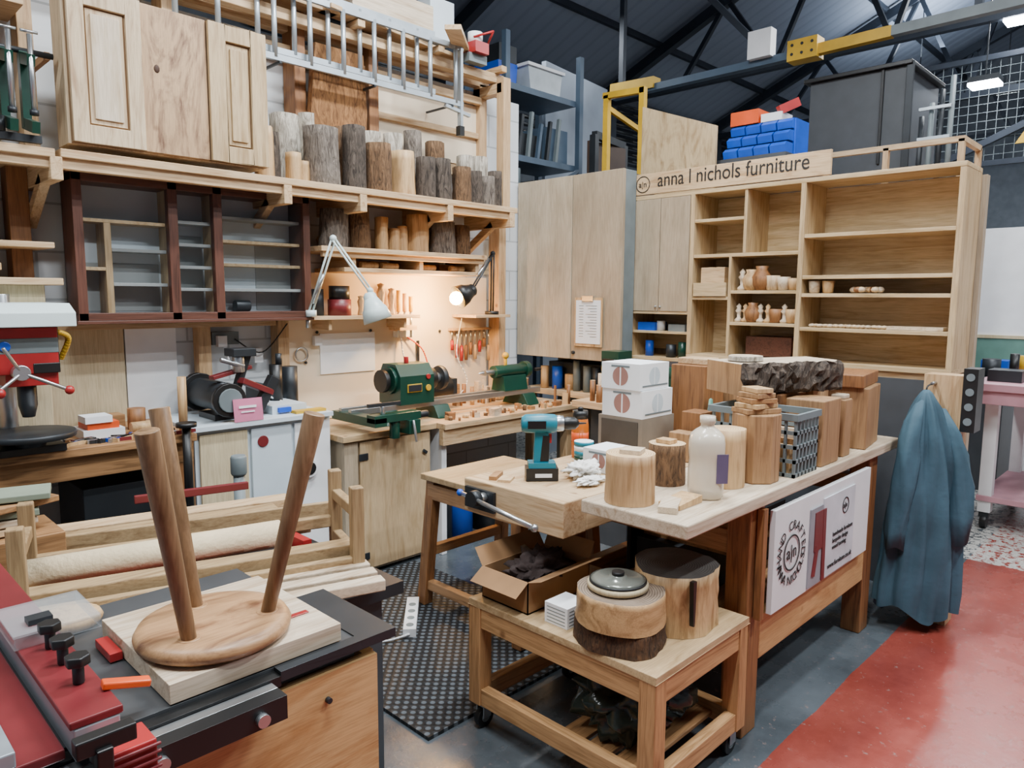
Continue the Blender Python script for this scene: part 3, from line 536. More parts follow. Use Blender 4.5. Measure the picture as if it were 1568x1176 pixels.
b=B();b.cyl((4.4,2.93,1.19),(4.4,2.93,1.3),.03,BLUE);b.cyl((4.4,2.84,1.372),(4.4,2.84,1.44),.03,WHITE);b.box(4.35,4.5,2.86,3.0,1.372,1.43,BLUE);b.box(4.35,4.45,2.62,2.75,1.372,1.42,GREYP);b.cyl((4.38,2.74,1.19),(4.38,2.74,1.28),.035,DARKM);b.cyl((4.38,2.65,1.19),(4.38,2.65,1.3),.03,GREEN);b.done('finishing_tins')

# ---------------------------------------------------------------- beyond the partition
b=B()
for x in(4.35,5.3):
    for y in(4.35,4.85):b.box(x,x+.05,y,y+.05,0,3.75,SLATE)
for z in(2.2,2.75,3.32):b.box(4.4,5.3,4.4,4.85,z,z+.05,SLATE)
b.bar((4.37,4.36,2.25),(5.3,4.36,2.75),.02,.03,SLATE);b.done('steel_racking')
b=B();b.prism([(4.72,3.37),(5.1,3.37),(5.13,3.56),(4.69,3.56)],1,4.42,4.8,plain('frosted_plastic','#aab4ba',.3));b.box(4.67,5.15,4.40,4.82,3.56,3.585,WHITE);b.done('storage_tub')
b=B();b.prism([(4.42,3.37),(4.62,3.37),(4.64,3.55),(4.41,3.55)],1,4.5,4.8,BLUE);b.box(4.41,4.64,4.5,4.8,3.55,3.56,BLUE);b.box(4.42,4.63,4.5,4.8,3.56,3.7,DARKM);b.done('blue_crate')
b=B();b.box(4.45,4.9,4.45,4.8,2.8,3.0,DARKM);b.box(4.95,5.25,4.45,4.8,2.8,3.1,SLATE);b.box(4.42,5.2,4.42,4.8,2.25,2.5,DGREY)
for i in range(6):b.bar((4.45+.12*i,4.42,2.8),(4.5+.12*i,4.42,3.1+.04*(i%3)),.03,.03,[SLATE,DARKM,GREYP][i%3])
b.cyl((4.6,4.5,2.5),(4.6,4.5,2.7),.06,GREYP);b.box(4.8,5.1,4.45,4.7,2.5,2.62,DARKM)
b.done('machine_parts')
b=B();b.rot(8,6,5);b.box(5.4,6.6,4.95,5.0,0,3.85,plain('grey_sheet','#929dab',.5,var=.2,scale=2));b.done('grey_sheet_panel')
b=B()
for (p,q) in (((4.95,3.9,2.95),(5.5,4.0,2.95)),((4.95,3.9,2.3),(5.5,4.0,2.3)),((4.95,3.9,2.3),(4.95,3.9,2.95)),((5.5,4.0,2.3),(5.5,4.0,2.95))):b.bar(p,q,.05,.06,DARKM)
b.bar((5.05,3.9,0),(5.05,3.93,2.3),.05,.05,DARKM);b.bar((5.4,3.98,0),(5.4,3.98,2.3),.05,.05,DARKM);b.box(4.98,5.48,3.96,4.0,2.33,2.92,plain('dark_plywood','#4b3a30',.6))
b.done('framed_dark_panel')
b=B()
for y in(3.32,3.66):b.bar((4.8,y,0),(4.8,y,3.19),.045,.045,YEL)
b.bar((4.8,3.3,3.17),(4.8,3.69,3.19),.045,.045,YEL);b.bar((5.2,3.5,0),(5.2,3.5,3.0),.04,.04,YEL);b.bar((4.8,3.66,3.1),(5.2,3.5,2.9),.035,.035,YEL);b.done('yellow_steel_frame')
b=B();b.prism([(2.66,.0),(3.28,.0),(3.28,3.03),(2.66,2.80)],0,4.74,4.765,wood('softwood_ply_z','#cfb68c','#a08056','Z',scale=1.4,stretch=4,dist=4));b.done('plywood_sheet')
b=B();b.box(4.85,5.35,2.2,2.85,0,2.58,DGREY);b.box(4.84,4.85,2.22,2.83,1.9,2.5,BLACK);b.done('black_locker')
b=B()
for j in range(3):
    for i in range(4):
        y=2.66-i*.115;z=2.582+j*.085;x=4.86+j*.05
        b.prism([(x,z),(x+.12,z),(x+.12,z+.07),(x+.02,z+.07),(x-.015,z+.045)],1,y-.105,y,BLUE)
        b.box(x+.02,x+.115,y-.1,y-.005,z+.07,z+.0705,DARKM)
b.box(4.99,5.2,2.2,2.66,2.582,2.82,BLUE);b.done('parts_bin_rack')
b=B();b.box(4.96,5.2,2.46,2.67,2.825,2.92,ORG);b.box(4.98,5.15,2.30,2.45,2.825,2.88,WHITE);b.bar((5,2.33,2.89),(5.1,2.24,2.95),.05,.06,RED);b.done('orange_tool_case')
b=B();b.box(5.9,6.7,1.8,2.5,0,3.28,DGREY);b.box(5.88,5.9,1.95,1.97,2.6,3.28,BLACK);b.box(5.88,5.9,1.75,1.8,0,3.3,DARKM);b.box(5.86,6.72,1.76,2.54,3.28,3.31,BLACK);b.done('duct_housing',.004)
b=B()
for y in(1.3,1.75,2.15):b.bar((5.42,y,2.3),(5.42,y,2.62),.035,.035,PINEZ)
b.bar((5.42,1.28,2.62),(5.42,2.17,2.62),.035,.035,PINEY);b.bar((5.42,1.28,2.33),(5.42,2.17,2.33),.035,.035,PINEY);b.bar((5.42,1.3,2.62),(5.85,1.3,2.62),.035,.035,PINE);b.bar((5.85,1.3,2.3),(5.85,1.3,2.62),.035,.035,PINEZ);b.box(5.38,5.87,1.25,2.18,2.26,2.3,PLYX)
for x,y in((5.42,1.3),(5.84,1.3),(5.84,2.15),(5.42,2.15)):b.bar((x,y,0),(x,y,2.26),.05,.05,PINEZ)
b.done('timber_rack_frame')
b=B()
for i in range(4):b.cyl((5.7,1.45+.06*i,2.3),(5.72,1.45+.06*i,3.1-.08*i),.018,[GREYP,DARKM][i%2],n=10)
for z in(2.5,2.7,2.9):b.bar((5.68,1.44,z),(5.68,1.64,z),.02,.02,ALU)
b.done('pipe_stack')
b=B();b.box(7.9,8.0,-1.5,1.75,0,2.25,WHITE);b.box(7.88,7.9,-1.5,1.75,.75,1.25,plain('green_band','#5c8478',.6));b.box(7.87,7.9,-1.5,1.75,1.251,1.28,BOARDM);b.done('wall_far_partition')
b=B()
for i in range(26):b.bar((8.3,2.6-.08*i,2.9),(8.3,2.6-.08*i,3.85),.004,.004,GREYP)
for j in range(12):b.bar((8.3,2.6,2.9+.08*j),(8.3,.6,2.9+.08*j),.004,.004,GREYP)
for y in(2.6,.6):b.bar((8.3,y,0),(8.3,y,3.9),.05,.05,TRUSS)
b.bar((8.3,2.6,3.88),(8.3,.6,3.88),.05,.05,TRUSS);b.bar((8.3,2.6,2.9),(8.3,.6,2.9),.05,.05,TRUSS);b.bar((8.28,2.6,2.75),(8.28,.6,3.6),.06,.06,TRUSS)
b.prism([(1.55,3.05),(1.4,3.3),(1.25,3.05)],0,8.27,8.28,YEL);b.done('wire_mesh_screen')
b=B()
for (x,y,z) in((8,1.77,3.58),(8.1,1.55,4.12),(11,2.2,4.2),(11,3.2,4.4)):b.box(x-.1,x+.1,y-.12,y+.12,z,z+.05,DARKM);b.box(x-.1,x+.1,y-.12,y+.12,z-.03,z,emis('led_%d'%int(x*y*10),'#eef4ff',60))
b.bar((8,1.77,3.6),(8,1.77,6),.01,.01,DARKM);b.bar((8.1,1.55,4.2),(8.1,1.55,6),.01,.01,DARKM);b.bar((11,2.2,4.2),(11,2.2,6),.01,.01,DARKM);b.bar((11,3.2,4.4),(11,3.2,5.6),.01,.01,DARKM)
b.done('led_batten_light')
b=B();b.box(5.7,7.0,.45,1.22,.99,1.04,PINK);b.box(5.72,6.98,.5,1.18,.9,.99,PINK)
for x in(5.9,6.9):
    for y in(.55,1.1):b.box(x-.04,x+.04,y-.04,y+.04,.12,.9,WHITE if y>1 else PINK);b.cyl((x,y-.02,.05),(x,y+.02,.05),.05,BLACK);b.box(x-.03,x+.03,y-.03,y+.03,.08,.13,DARKM)
b.box(5.85,6.95,.5,1.15,.2,.24,PINK);b.done('pink_wheeled_table',.003)
b=B();b.box(5.9,6.1,.95,1.15,1.042,1.12,DARKM);b.cyl((6.35,1.0,1.042),(6.35,1.0,1.2),.05,YEL);b.box(6.5,6.7,.8,1.1,1.042,1.15,CARD);b.cyl((6.2,1.05,1.042),(6.2,1.05,1.22),.03,BLACK);b.done('table_top_clutter')
b=B();b.box(7.05,7.8,1.25,1.7,0,.95,DGREY);b.cyl((7.3,1.4,.95),(7.3,1.4,1.1),.07,DARKM);b.box(7.4,7.6,1.3,1.5,.95,1.08,BLUE);b.done('grey_machine_cabinet')

# ---------------------------------------------------------------- main bench
b=B()
b.box(1.88,3.87,1.10,1.51,.874,.92,PALE)
for x in(2.36,3.55):
    for y in(1.13,1.95):b.box(x,x+.11,y,y+.09,0,.77 if y>1.5 else .872,DPINEZ)
b.box(2.47,3.55,1.13,1.17,.27,.44,PLYK);b.box(2.47,3.55,1.95,2.0,.27,.42,DPINE);b.box(2.37,2.45,1.22,1.95,.68,.768,DPINEY);b.box(3.56,3.64,1.22,1.95,.68,.768,DPINEY)
b.box(1.99,3.85,1.57,2.06,.77,.895,PINE);b.box(1.86,1.988,1.57,2.08,.768,.897,PINEY)
b.box(2.48,3.54,1.2,1.94,.30,.33,DPINE);b.box(2.48,3.54,1.72,1.74,.45,.76,BLACK)
b.done('joinery_workbench',.005)
b=B();b.cyl((1.80,1.95,.845),(1.86,1.95,.845),.02,STEEL);b.cyl((1.775,1.95,.85),(1.81,1.95,.85),.03,DARKM);b.cyl((1.785,2.02,.862),(1.785,1.64,.812),.0085,STEEL,n=10);b.sph((1.785,2.02,.862),.014,BLUE,n=10);b.sph((1.785,1.635,.811),.015,STEEL,n=10);b.box(1.845,1.858,1.90,2.06,.79,.87,DARKM);b.done('bench_vice')
b=B();b.box(2.48,3.46,1.095,1.115,.45,.84,WHITE);b.box(2.40,2.43,1.10,1.125,.45,.86,DPINEZ);pn=b.done('bench_sign_panel')
b=B();b.box(2.79,2.91,1.089,1.0945,.46,.78,plain('panel_photo_red','#8d8f96',.6));b.box(2.92,3.26,1.089,1.0945,.46,.80,plain('panel_photo_grey','#c9cdd4',.6));b.box(2.83,2.93,1.086,1.089,.60,.76,DRED);b.bar((2.83,1.087,.5),(2.86,1.087,.62),.004,.03,DRED,up=(1,0,0));b.bar((2.93,1.087,.46),(2.92,1.087,.76),.004,.03,DRED,up=(1,0,0));o=b.done('panel_print');o.parent=pn
def ring(cx,cz,R_,w,parent,nm,y=1.0925):
    q=B();q.rev((cx,y,cz),[(R_,0),(R_,.002),(R_-w,.002),(R_-w,0)],INK,40,(0,-1,0),cap=False);o=q.done(nm);o.parent=parent
def arc_text(s,cx,cz,R_,a0,a1,size,parent,y,flip=False):
    n=len(s)
    for i,ch in enumerate(s):
        if ch==' ':continue
        a=math.radians(a0+(a1-a0)*i/(n-1));px_=cx+R_*math.cos(a);pz=cz+R_*math.sin(a)
        rot=a-math.pi/2 if not flip else a+math.pi/2
        M=Matrix.Translation((px_,y,pz))@Matrix.Rotation(-rot,4,'Y')@faceY(0,0,0)
        t=bpy.data.curves.new('ch','FONT');t.body=ch;t.size=size;t.align_x='CENTER';t.extrude=.0005;t.materials.append(INK)
        o=bpy.data.objects.new('letter',t);COL.objects.link(o);o.matrix_world=M;o.parent=parent
ring(2.63,.65,.07,.006,pn,'emblem_ring')
text('a|n',faceY(2.583,1.091,.63),.075,INK,pn,'emblem')
arc_text('HAND CRAFTED',2.63,.65,.09,190,-10,.05,pn,1.092);arc_text('ANNA NICHOLS',2.63,.65,.125,200,340,.05,pn,1.092,True)
ring(3.15,.73,.035,.004,pn,'small_ring',1.0885);text('a|n',faceY(3.125,1.087,.72),.035,INK,pn,'small_emblem')
text('handmade furniture\nbespoke design\nwood turning',faceY(3.02,1.087,.62),.028,INK,pn,'panel_lines');text('www.furniture.co.uk',faceY(2.98,1.087,.49),.032,INK,pn,'panel_web')
b=B();b.box(2.5,3.5,1.5,1.70,.332,.6,DARKM);b.box(2.55,3.0,1.3,1.7,.6,.66,DPINE);b.done('under_bench_storage')
LIFT=[]
b=B();b.log(1.985,1.385,.9,.083,.165,wood('turning_blank','#c9a272','#9a7040','Z',scale=2,knots=False),END,3,.04);b.rot(20,1.98,1.37);b.box(1.95,2.02,1.34,1.41,1.066,1.08,PALE);b.M=Matrix()
b.log(2.28,1.43,.9,.066,.15,BKR,END,5,.04);b.box(2.25,2.3,1.4,1.46,1.052,1.065,SPLIT)
b.log(2.41,1.26,.9,.066,.21,SPLIT,END,7,.03);LIFT.append(b.done('turning_blanks'))
b=B();b.prism([(2.0,.9),(2.14,.9),(2.14,.925),(2.0,.915)],1,1.2,1.28,SPLIT);b.rot(25,1.98,1.25);b.box(1.93,2.1,1.2,1.26,.9,.92,PALE);LIFT.append(b.done('wood_wedges'))
b=B();cx,cy=2.22,1.235;n=24;v=[];prof=[(.0,.85),(.01,.97),(.04,1),(.1,1),(.13,.95),(.15,1),(.19,1),(.215,.92),(.232,.66),(.24,.46),(.245,.38),(.256,.38),(.257,.44),(.28,.44)]
for z,k in prof:
    for i in range(n):
        t=2*math.pi*i/n
        cc,ss=math.cos(t),math.sin(t);q=(abs(cc)**3+abs(ss)**3)**(-1/3) if z<.22 else 1
        v.append((cx+.068*k*cc*q,cy+.06*k*ss*q,.9+z))
fs=[(j*n+i,j*n+(i+1)%n,(j+1)*n+(i+1)%n,(j+1)*n+i) for j in range(len(prof)-1) for i in range(n)]
MILKT=plain('translucent_glue','#dfd5c2',.2,var=.05);MILKT.node_tree.nodes['Principled BSDF'].inputs['Alpha'].default_value=.78
b.rot(35,cx,cy);b.poly(v,fs+[tuple(range(n-1,-1,-1)),tuple(range((len(prof)-1)*n,len(prof)*n))],MILKT,True);b.rot(0,cx,cy)
b.rot(-40,cx,cy);b.box(cx+.01,cx+.05,cy-.072,cy-.069,.96,1.06,plain('label','#5e5470',.5));LIFT.append(b.done('glue_bottle'))
BLOCKW=wood('sapele_block','#b28a5e','#86613c','Z',scale=2,knots=False,rough=.6)
b=B();pts=[(2.565+.088*math.cos(math.radians(22+45*i)),1.225+.088*math.sin(math.radians(22+45*i))) for i in range(8)];b.prism(pts,2,.9,1.155,BLOCKW);LIFT.append(b.done('octagonal_blank',.004))
b=B();rd=random.Random(8)
for i in range(5):b.rot(rd.uniform(-12,12)-20,2.56,1.23);b.box(2.49+.01*i,2.64-.01*i,1.18,1.28,1.156+.019*i,1.174+.019*i,[BLOCKW,SPLIT,DPINE][i%3]);b.M=Matrix()
LIFT.append(b.done('stacked_offcuts',.002))
b=B();ca,cb2=2.68,2.89
for z in(.9,.955,1.01,1.065):b.box(ca,cb2,1.12,1.13,z,z+.014,GREYP);b.box(ca,ca+.01,1.12,1.48,z,z+.014,GREYP);b.box(cb2-.01,cb2,1.12,1.48,z,z+.014,GREYP)
for i in range(7):b.box(ca+.033*i,ca+.01+.033*i,1.12,1.13,.9,1.13,GREYP)
for i in range(10):b.box(ca,ca+.01,1.12+.038*i,1.13+.038*i,.9,1.13,GREYP)
b.box(ca+.011,cb2-.011,1.135,1.475,.9,.91,GREYP)
for i in range(6):b.box(ca+.02+.03*i,ca+.045+.03*i,1.15,1.46,.91,1.02+.02*(i%3),[SPLIT,DPINE,PALE][i%3])
b.box(ca-.008,cb2+.005,1.112,1.125,1.12,1.145,GREYP);b.box(ca-.008,cb2+.005,1.475,1.488,1.12,1.145,GREYP);b.box(ca-.008,ca+.01,1.125,1.475,1.12,1.145,GREYP);b.box(cb2-.01,cb2+.005,1.125,1.475,1.12,1.145,GREYP);LIFT.append(b.done('plastic_crate'))
b=B();b.box(2.94,3.12,1.12,1.28,.9,1.17,BLOCKW);b.box(2.94,3.19,1.3,1.5,.9,1.18,DPINEZ);b.box(3.20,3.28,1.13,1.20,.9,1.15,BLOCKW);b.box(3.22,3.4,1.28,1.5,.9,1.18,PINEZ);b.box(3.21,3.27,1.14,1.2,1.15,1.17,PALE)
b.rot(8,3.6,1.2);b.box(3.42,3.70,1.14,1.32,.9,1.18,BLOCKW);b.box(3.40,3.74,1.16,1.34,1.18,1.24,DPINEZ);b.M=Matrix();b.box(3.6,3.8,1.37,1.5,.9,1.22,PINEZ);LIFT.append(b.done('seasoned_blocks',.005))
BKS=barkm('slab_bark','#6e5f52','#221b17',1,1)
b=B();b.M=Matrix.Translation((2.76,1.40,0))@Matrix.Rotation(math.radians(-25),4,'Z');rd=random.Random(4);nx=30;v=[];zz=[1.185,1.20,1.225,1.25,1.275,1.3,1.315];LN=.54;W=.22
for i in range(nx+1):
    x=LN*i/nx
    for j,z in enumerate(zz):v.append((x,-.018*math.sin(j/6*3.14)+rd.uniform(-.014,.014),z+rd.uniform(-.004,.004)))
H=len(zz);b.poly(v,[(i*H+j,(i+1)*H+j,(i+1)*H+j+1,i*H+j+1) for i in range(nx) for j in range(H-1)],BKS)
za,zb=zz[0],zz[-1]
top=[v[i*H+H-1] for i in range(nx+1)]+[(LN,W,zb),(0,W,zb)];b.poly(top,[tuple(range(len(top)))],PALE)
bot=[v[i*H] for i in range(nx+1)]+[(LN,W,za),(0,W,za)];b.poly(bot,[tuple(range(len(bot)))],PALE)
b.poly([v[j] for j in range(H)]+[(0,W,zb),(0,W,za)],[tuple(range(H+2))],BLOCKW);b.poly([v[nx*H+j] for j in range(H)]+[(LN,W,zb),(LN,W,za)],[tuple(range(H+2))],BLOCKW)
b.poly([(0,W,za),(LN,W,za),(LN,W,zb),(0,W,zb)],[(0,1,2,3)],PALE);LIFT.append(b.done('bark_edged_slab'))
b=B();b.log(2.90,1.45,1.318,.07,.02,BKB,PALE,1,.1);LIFT.append(b.done('wood_disc'))
Z2=.897
b=B();b.box(2.98,3.16,1.68,1.86,Z2,1.29,DPINEZ);b.box(3.2,3.4,1.65,1.85,Z2,1.26,BLOCKW);b.box(3.02,3.14,1.7,1.85,1.291,1.32,PINE);b.box(3.45,3.62,1.65,1.85,Z2,1.22,SPLIT);b.box(2.72,2.80,1.60,1.70,Z2,1.02,BLOCKW);b.box(2.82,2.93,1.60,1.70,Z2,1.1,DPINEZ);b.done('squared_blanks',.004)
b=B()
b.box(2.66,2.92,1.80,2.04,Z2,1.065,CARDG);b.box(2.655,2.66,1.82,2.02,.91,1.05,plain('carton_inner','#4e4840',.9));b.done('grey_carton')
def wbox(name,x0,x1,y0,y1,z0,z1):
    b=B();b.box(x0,x1,y0,y1,z0,z1,PAPER);yc,zc,rr=(y0+y1)/2,(z0+z1)/2,(z1-z0)*.36
    for k,(a0,a1) in enumerate(((95,265),(-85,85))):
        P=[(yc+rr*math.cos(math.radians(a0+(a1-a0)*i/16)),zc+rr*math.sin(math.radians(a0+(a1-a0)*i/16))) for i in range(17)]
        b.prism(P,0,x0-.001,x0-.0002,CIRC)
        P=[(p-yc+(x0+x1)/2,q) for p,q in P];b.prism(P,1,y0-.001,y0-.0002,GREYW)
    b.box(x0-.002,x0-.001,yc-.05,yc+.05,z1-.018,z1-.010,GREYP)
    b.box(x0+.02,x1-.01,y0-.002,y0-.001,z0+.015,z0+.022,GREYP);b.done(name,.001)
wbox('finish_carton',2.66,2.90,1.80,2.02,1.066,1.19);wbox('finish_carton',2.65,2.88,1.81,2.02,1.192,1.31);wbox('finish_carton',2.30,2.46,1.68,1.84,Z2,.99)
b=B();b.box(2.96,3.0,1.9,2.0,Z2,1.17,BLACK);b.done('black_box_tool')
b=B();b.rev((2.476,2.0,Z2),[(.035,0),(.038,.01),(.038,.14),(.034,.17),(.03,.175)],plain('amber_plastic','#c4661a',.2),20);b.cyl((2.476,2.0,1.07),(2.476,2.0,1.105),.034,BLACK);b.cyl((2.476,2.0,1.105),(2.476,2.0,1.12),.012,BLACK);b.cyl((2.476,2.0,.97),(2.476,2.0,1.01),.0385,ORG);b.done('orange_drink_bottle')
b=B()
for i,m in enumerate((WHITE,GREEN,TEAL,WHITE,TEAL)):b.cyl((2.38,1.90,Z2+.02*i),(2.38,1.90,Z2+.019+.02*i),.042,m,m2=PAPER)
b.done('filler_tubs')
b=B();b.rev((2.95,1.63,Z2),[(.03,0),(.03,.16),(.014,.19),(.008,.25),(0,.255)],plain('mint_plastic','#7dc4b0',.3),16);b.done('squeeze_bottle')
def blob(cx,cy,cz,rx,ry,rz,m,amp=.35,sc=9,seed=0):
    b=B();n,h=48,24;v=[];f=[]
    for j in range(h+1):
        t=math.pi*j/h
        for i in range(n):
            a=2*math.pi*i/n;d=Vector((math.sin(t)*math.cos(a),math.sin(t)*math.sin(a),math.cos(t)))
            k=1+amp*mn.fractal(d*sc*.25+Vector((seed,seed*2,0)),1,2,3)
            k+=amp*.25*(abs(mn.noise(d*4+Vector((seed,0,3))))*2-.5)
            v.append((cx+rx*d.x*k,cy+ry*d.y*k,max(cz-rz*.8,cz+rz*d.z*k)))
    for j in range(h):
        for i in range(n):f.append((j*n+i,(j+1)*n+i,(j+1)*n+(i+1)%n,j*n+(i+1)%n))
    b.poly(v,f,m,True);return b
blob(2.2,1.76,.925,.07,.05,.032,TISSUE,.7,12,3).done('tissue_wad')
blob(2.14,1.67,.909,.07,.035,.014,TISSUE,.6,12,5).done('white_rag')
b=B();dz=.021;b.M=Matrix.Translation((2.06,1.85,dz))@Matrix.Rotation(math.radians(-42),4,'Z')@Matrix.Translation((-2.06,-1.85,0));dx,dy=2.06,1.85
b.box(dx-.065,dx+.06,dy-.038,dy+.038,.876,.925,BLACK);b.box(dx-.055,dx+.05,dy-.034,dy+.034,.925,.945,TEAL);b.box(dx-.03,dx+.035,dy-.0385,dy-.038,.89,.905,WHITE)
b.prism([(dx-.035,.945),(dx+.02,.945),(dx+.022,1.06),(dx-.03,1.07)],1,dy-.019,dy+.019,TEAL);b.prism([(dx-.01,.95),(dx+.024,.95),(dx+.026,1.05),(dx,1.05)],1,dy-.02,dy+.02,BLACK)
b.box(dx+.02,dx+.035,dy-.01,dy+.01,1.02,1.055,RED)
b.rev((dx-.085,dy,1.095),[(.0,0),(.028,.004),(.036,.02),(.038,.08),(.036,.13),(.03,.14)],TEAL,20,(1,0,0));b.rev((dx+.05,dy,1.095),[(.03,0),(.032,.01),(.03,.03),(.025,.032)],STEEL,20,(1,0,0));b.rev((dx+.08,dy,1.095),[(.024,0),(.026,.02),(.024,.045),(.012,.06),(.005,.062),(.003,.09)],BLACK,16,(1,0,0))
b.box(dx-.06,dx+.01,dy-.0385,dy-.03,1.08,1.11,BLACK)
b.done('cordless_drill',.003)
b=B();b.rot(30,2.0,1.9);b.box(1.93,2.0,1.93,1.98,Z2,.907,PINE);b.box(1.95,2.05,1.99,2.02,Z2,.912,DPINE);b.done('scrap_slips')

# jacket
b=B();n=96;v=[]
sec=[(1.175,.012,.012,0),(1.16,.028,.02,0),(1.13,.045,.035,.0),(1.09,.068,.045,.005),(1.02,.092,.055,.01),(.93,.12,.065,.018),(.80,.145,.07,.03),(.66,.165,.075,.038),(.5,.178,.08,.036),(.35,.185,.085,.03),(.2,.195,.085,.022),(.1,.197,.085,.018)]
for k,(z,rx,ry,off) in enumerate(sec):
    g=min(1,k/4)
    for i in range(n):
        t=2*math.pi*i/n
        fold=1+g*(.34*(abs(math.sin(4*t+z*1.5))**.6-.6)+.22*(abs(math.sin(7*t-z*2.5))**.6-.6)+.08*math.sin(11*t+z*6))+.03*math.sin(3*t+z*14)
        lx=rx*math.cos(t)*(1+(fold-1)*.3)+off;ly=ry*math.sin(t)*fold*1.15
        zz_=z+(.035*math.sin(2*t+1)+.02*math.sin(5*t) if k>9 else 0)
        v.append((3.82+lx*.69+ly*.72,.985-lx*.72+ly*.69,zz_))
f_=[(j*n+i,j*n+(i+1)%n,(j+1)*n+(i+1)%n,(j+1)*n+i) for j in range(len(sec)-1) for i in range(n)]
b.poly(v,f_+[tuple(range(n))],JACK,True)
def sleeve(pts,rs,m=JACK):
    m_=20;vv=[]
    for j,(p,rr) in enumerate(zip(pts,rs)):
        for i in range(m_):
            t=2*math.pi*i/m_;k=1+.18*math.sin(3*t+j*1.7)+.1*math.sin(5*t-j);vv.append((p[0]+rr*k*math.cos(t),p[1]+rr*k*math.sin(t),p[2]+.012*math.sin(2*t+j)))
    b.poly(vv,[(j*m_+i,j*m_+(i+1)%m_,(j+1)*m_+(i+1)%m_,(j+1)*m_+i) for j in range(len(pts)-1) for i in range(m_)]+[tuple(range(m_-1,-1,-1)),tuple(range((len(pts)-1)*m_,len(pts)*m_))],m,True)
sleeve([(3.78,1.00,1.12),(3.75,1.01,1.04),(3.73,1.015,.95),(3.715,1.02,.85),(3.705,1.025,.74),(3.69,1.03,.62),(3.68,1.04,.5),(3.68,1.04,.42)],[.02,.035,.045,.05,.046,.05,.043,.04])
sleeve([(3.86,.93,1.08),(3.87,.88,.98),(3.89,.85,.86),(3.895,.83,.72),(3.89,.82,.58),(3.885,.82,.45)],[.025,.04,.048,.05,.045,.045])
b.cable([(3.90,.98,1.2),(3.83,.985,1.19),(3.82,.985,1.165)],.004,BLACK)
b.done('hanging_work_jacket')
b=B();b.box(3.94,4.06,.86,1.03,0,1.24,PINEZ);b.box(3.90,4.02,.795,.855,.98,1.28,BLACK);b.cyl((3.88,.98,1.2),(3.94,.98,1.2),.008,STEEL,n=8)
for i in range(4):b.cyl((3.897,.825,1.03+.07*i),(3.901,.825,1.03+.07*i),.018,GREYP)
b.done('socket_post')
b=B();b.box(3.7,4.1,2.6,2.9,0,.9,DGREY);b.box(3.6,4.25,2.15,2.98,.9,.94,PINEY);b.box(3.65,3.75,2.2,2.3,0,.9,PINEZ);b.done('rear_bench')
b=B();b.box(3.85,4.0,2.80,2.94,.94,1.25,GREEN);b.box(3.83,3.85,2.82,2.92,1.0,1.2,BLACK);b.box(3.826,3.83,2.82,2.92,1.12,1.15,YEL);b.cyl((3.95,2.3,1.12),(3.95,2.6,1.12),.05,GREEN);b.cyl((3.95,2.24,1.12),(3.95,2.3,1.12),.06,BLACK);b.box(3.88,4.02,2.3,2.7,1.0,1.05,STEEL);b.box(3.9,4.0,2.35,2.45,.94,1.1,GREEN);b.box(3.9,4.0,2.6,2.7,.94,1.1,GREEN);b.done('midi_lathe',.004)
b=B();rd=random.Random(11)
for i in range(20):
    x=rd.uniform(3.64,3.80);y=2.2+.037*i;h=rd.uniform(.05,.2);r_=rd.uniform(.014,.02);b.cyl((x,y,.94),(x,y,.94+h),r_,rd.choice([SPLIT,DPINEZ,BKR,PALE]),m2=END)
b.done('small_log_pieces')
b=B();rd=random.Random(15)
for i in range(8):
    y=3.06+.1*i;x=4.2+rd.uniform(0,.1);h=rd.uniform(.08,.24);b.cyl((x,y,.9),(x,y,.9+h),rd.uniform(.025,.045),rd.choice([DARKM,GREEN,GREYP,BLUE,SPLIT,CARD]))
b.box(4.14,4.6,3.02,3.95,.86,.898,PINEY);b.box(4.16,4.22,3.05,3.12,0,.86,PINEZ);b.box(4.16,4.22,3.85,3.92,0,.86,PINEZ);b.box(4.3,4.55,3.1,3.8,.9,1.1,DARKM)
b.done('finish_pot_shelf')

# ---------------------------------------------------------------- trestle
b=B();b.box(2.25,2.85,2.14,2.85,.68,.71,PLYX)
L=[((2.3,2.2),(2.27,2.16)),((2.3,2.8),(2.28,2.86)),((2.8,2.2),(2.83,2.16)),((2.8,2.8),(2.83,2.86))]
for (a,c2) in L:b.bar((a[0],a[1],.68),(c2[0],c2[1],.016),.055,.06,DPINEZ)
b.bar((2.29,2.16,.12),(2.29,2.86,.12),.04,.05,DPINEY);b.bar((2.82,2.16,.12),(2.82,2.86,.12),.04,.05,DPINEY);b.bar((2.29,2.83,.3),(2.82,2.83,.3),.04,.05,DPINE);b.bar((2.29,2.5,.62),(2.82,2.5,.62),.05,.09,DPINE);b.bar((2.29,2.18,.62),(2.29,2.82,.62),.04,.08,DPINEY)
b.done('trestle_table',.004)
b=B();b.bar((1.98,2.60,.035),(2.22,2.88,.035),.06,.04,WHITE)
for i in range(4):b.cyl((2.01+.05*i,2.635+.058*i,.055),(2.01+.05*i,2.635+.058*i,.057),.018,GREYP)
b.cable([(1.98,2.60,.03),(1.85,2.65,.022),(1.82,2.8,.022),(1.95,3.1,.022)],.005,WHITE);b.done('extension_lead')
b=B();b.box(1.55,2.62,1.93,3.38,.0,.014,rubber());b.done('rubber_floor_mat')

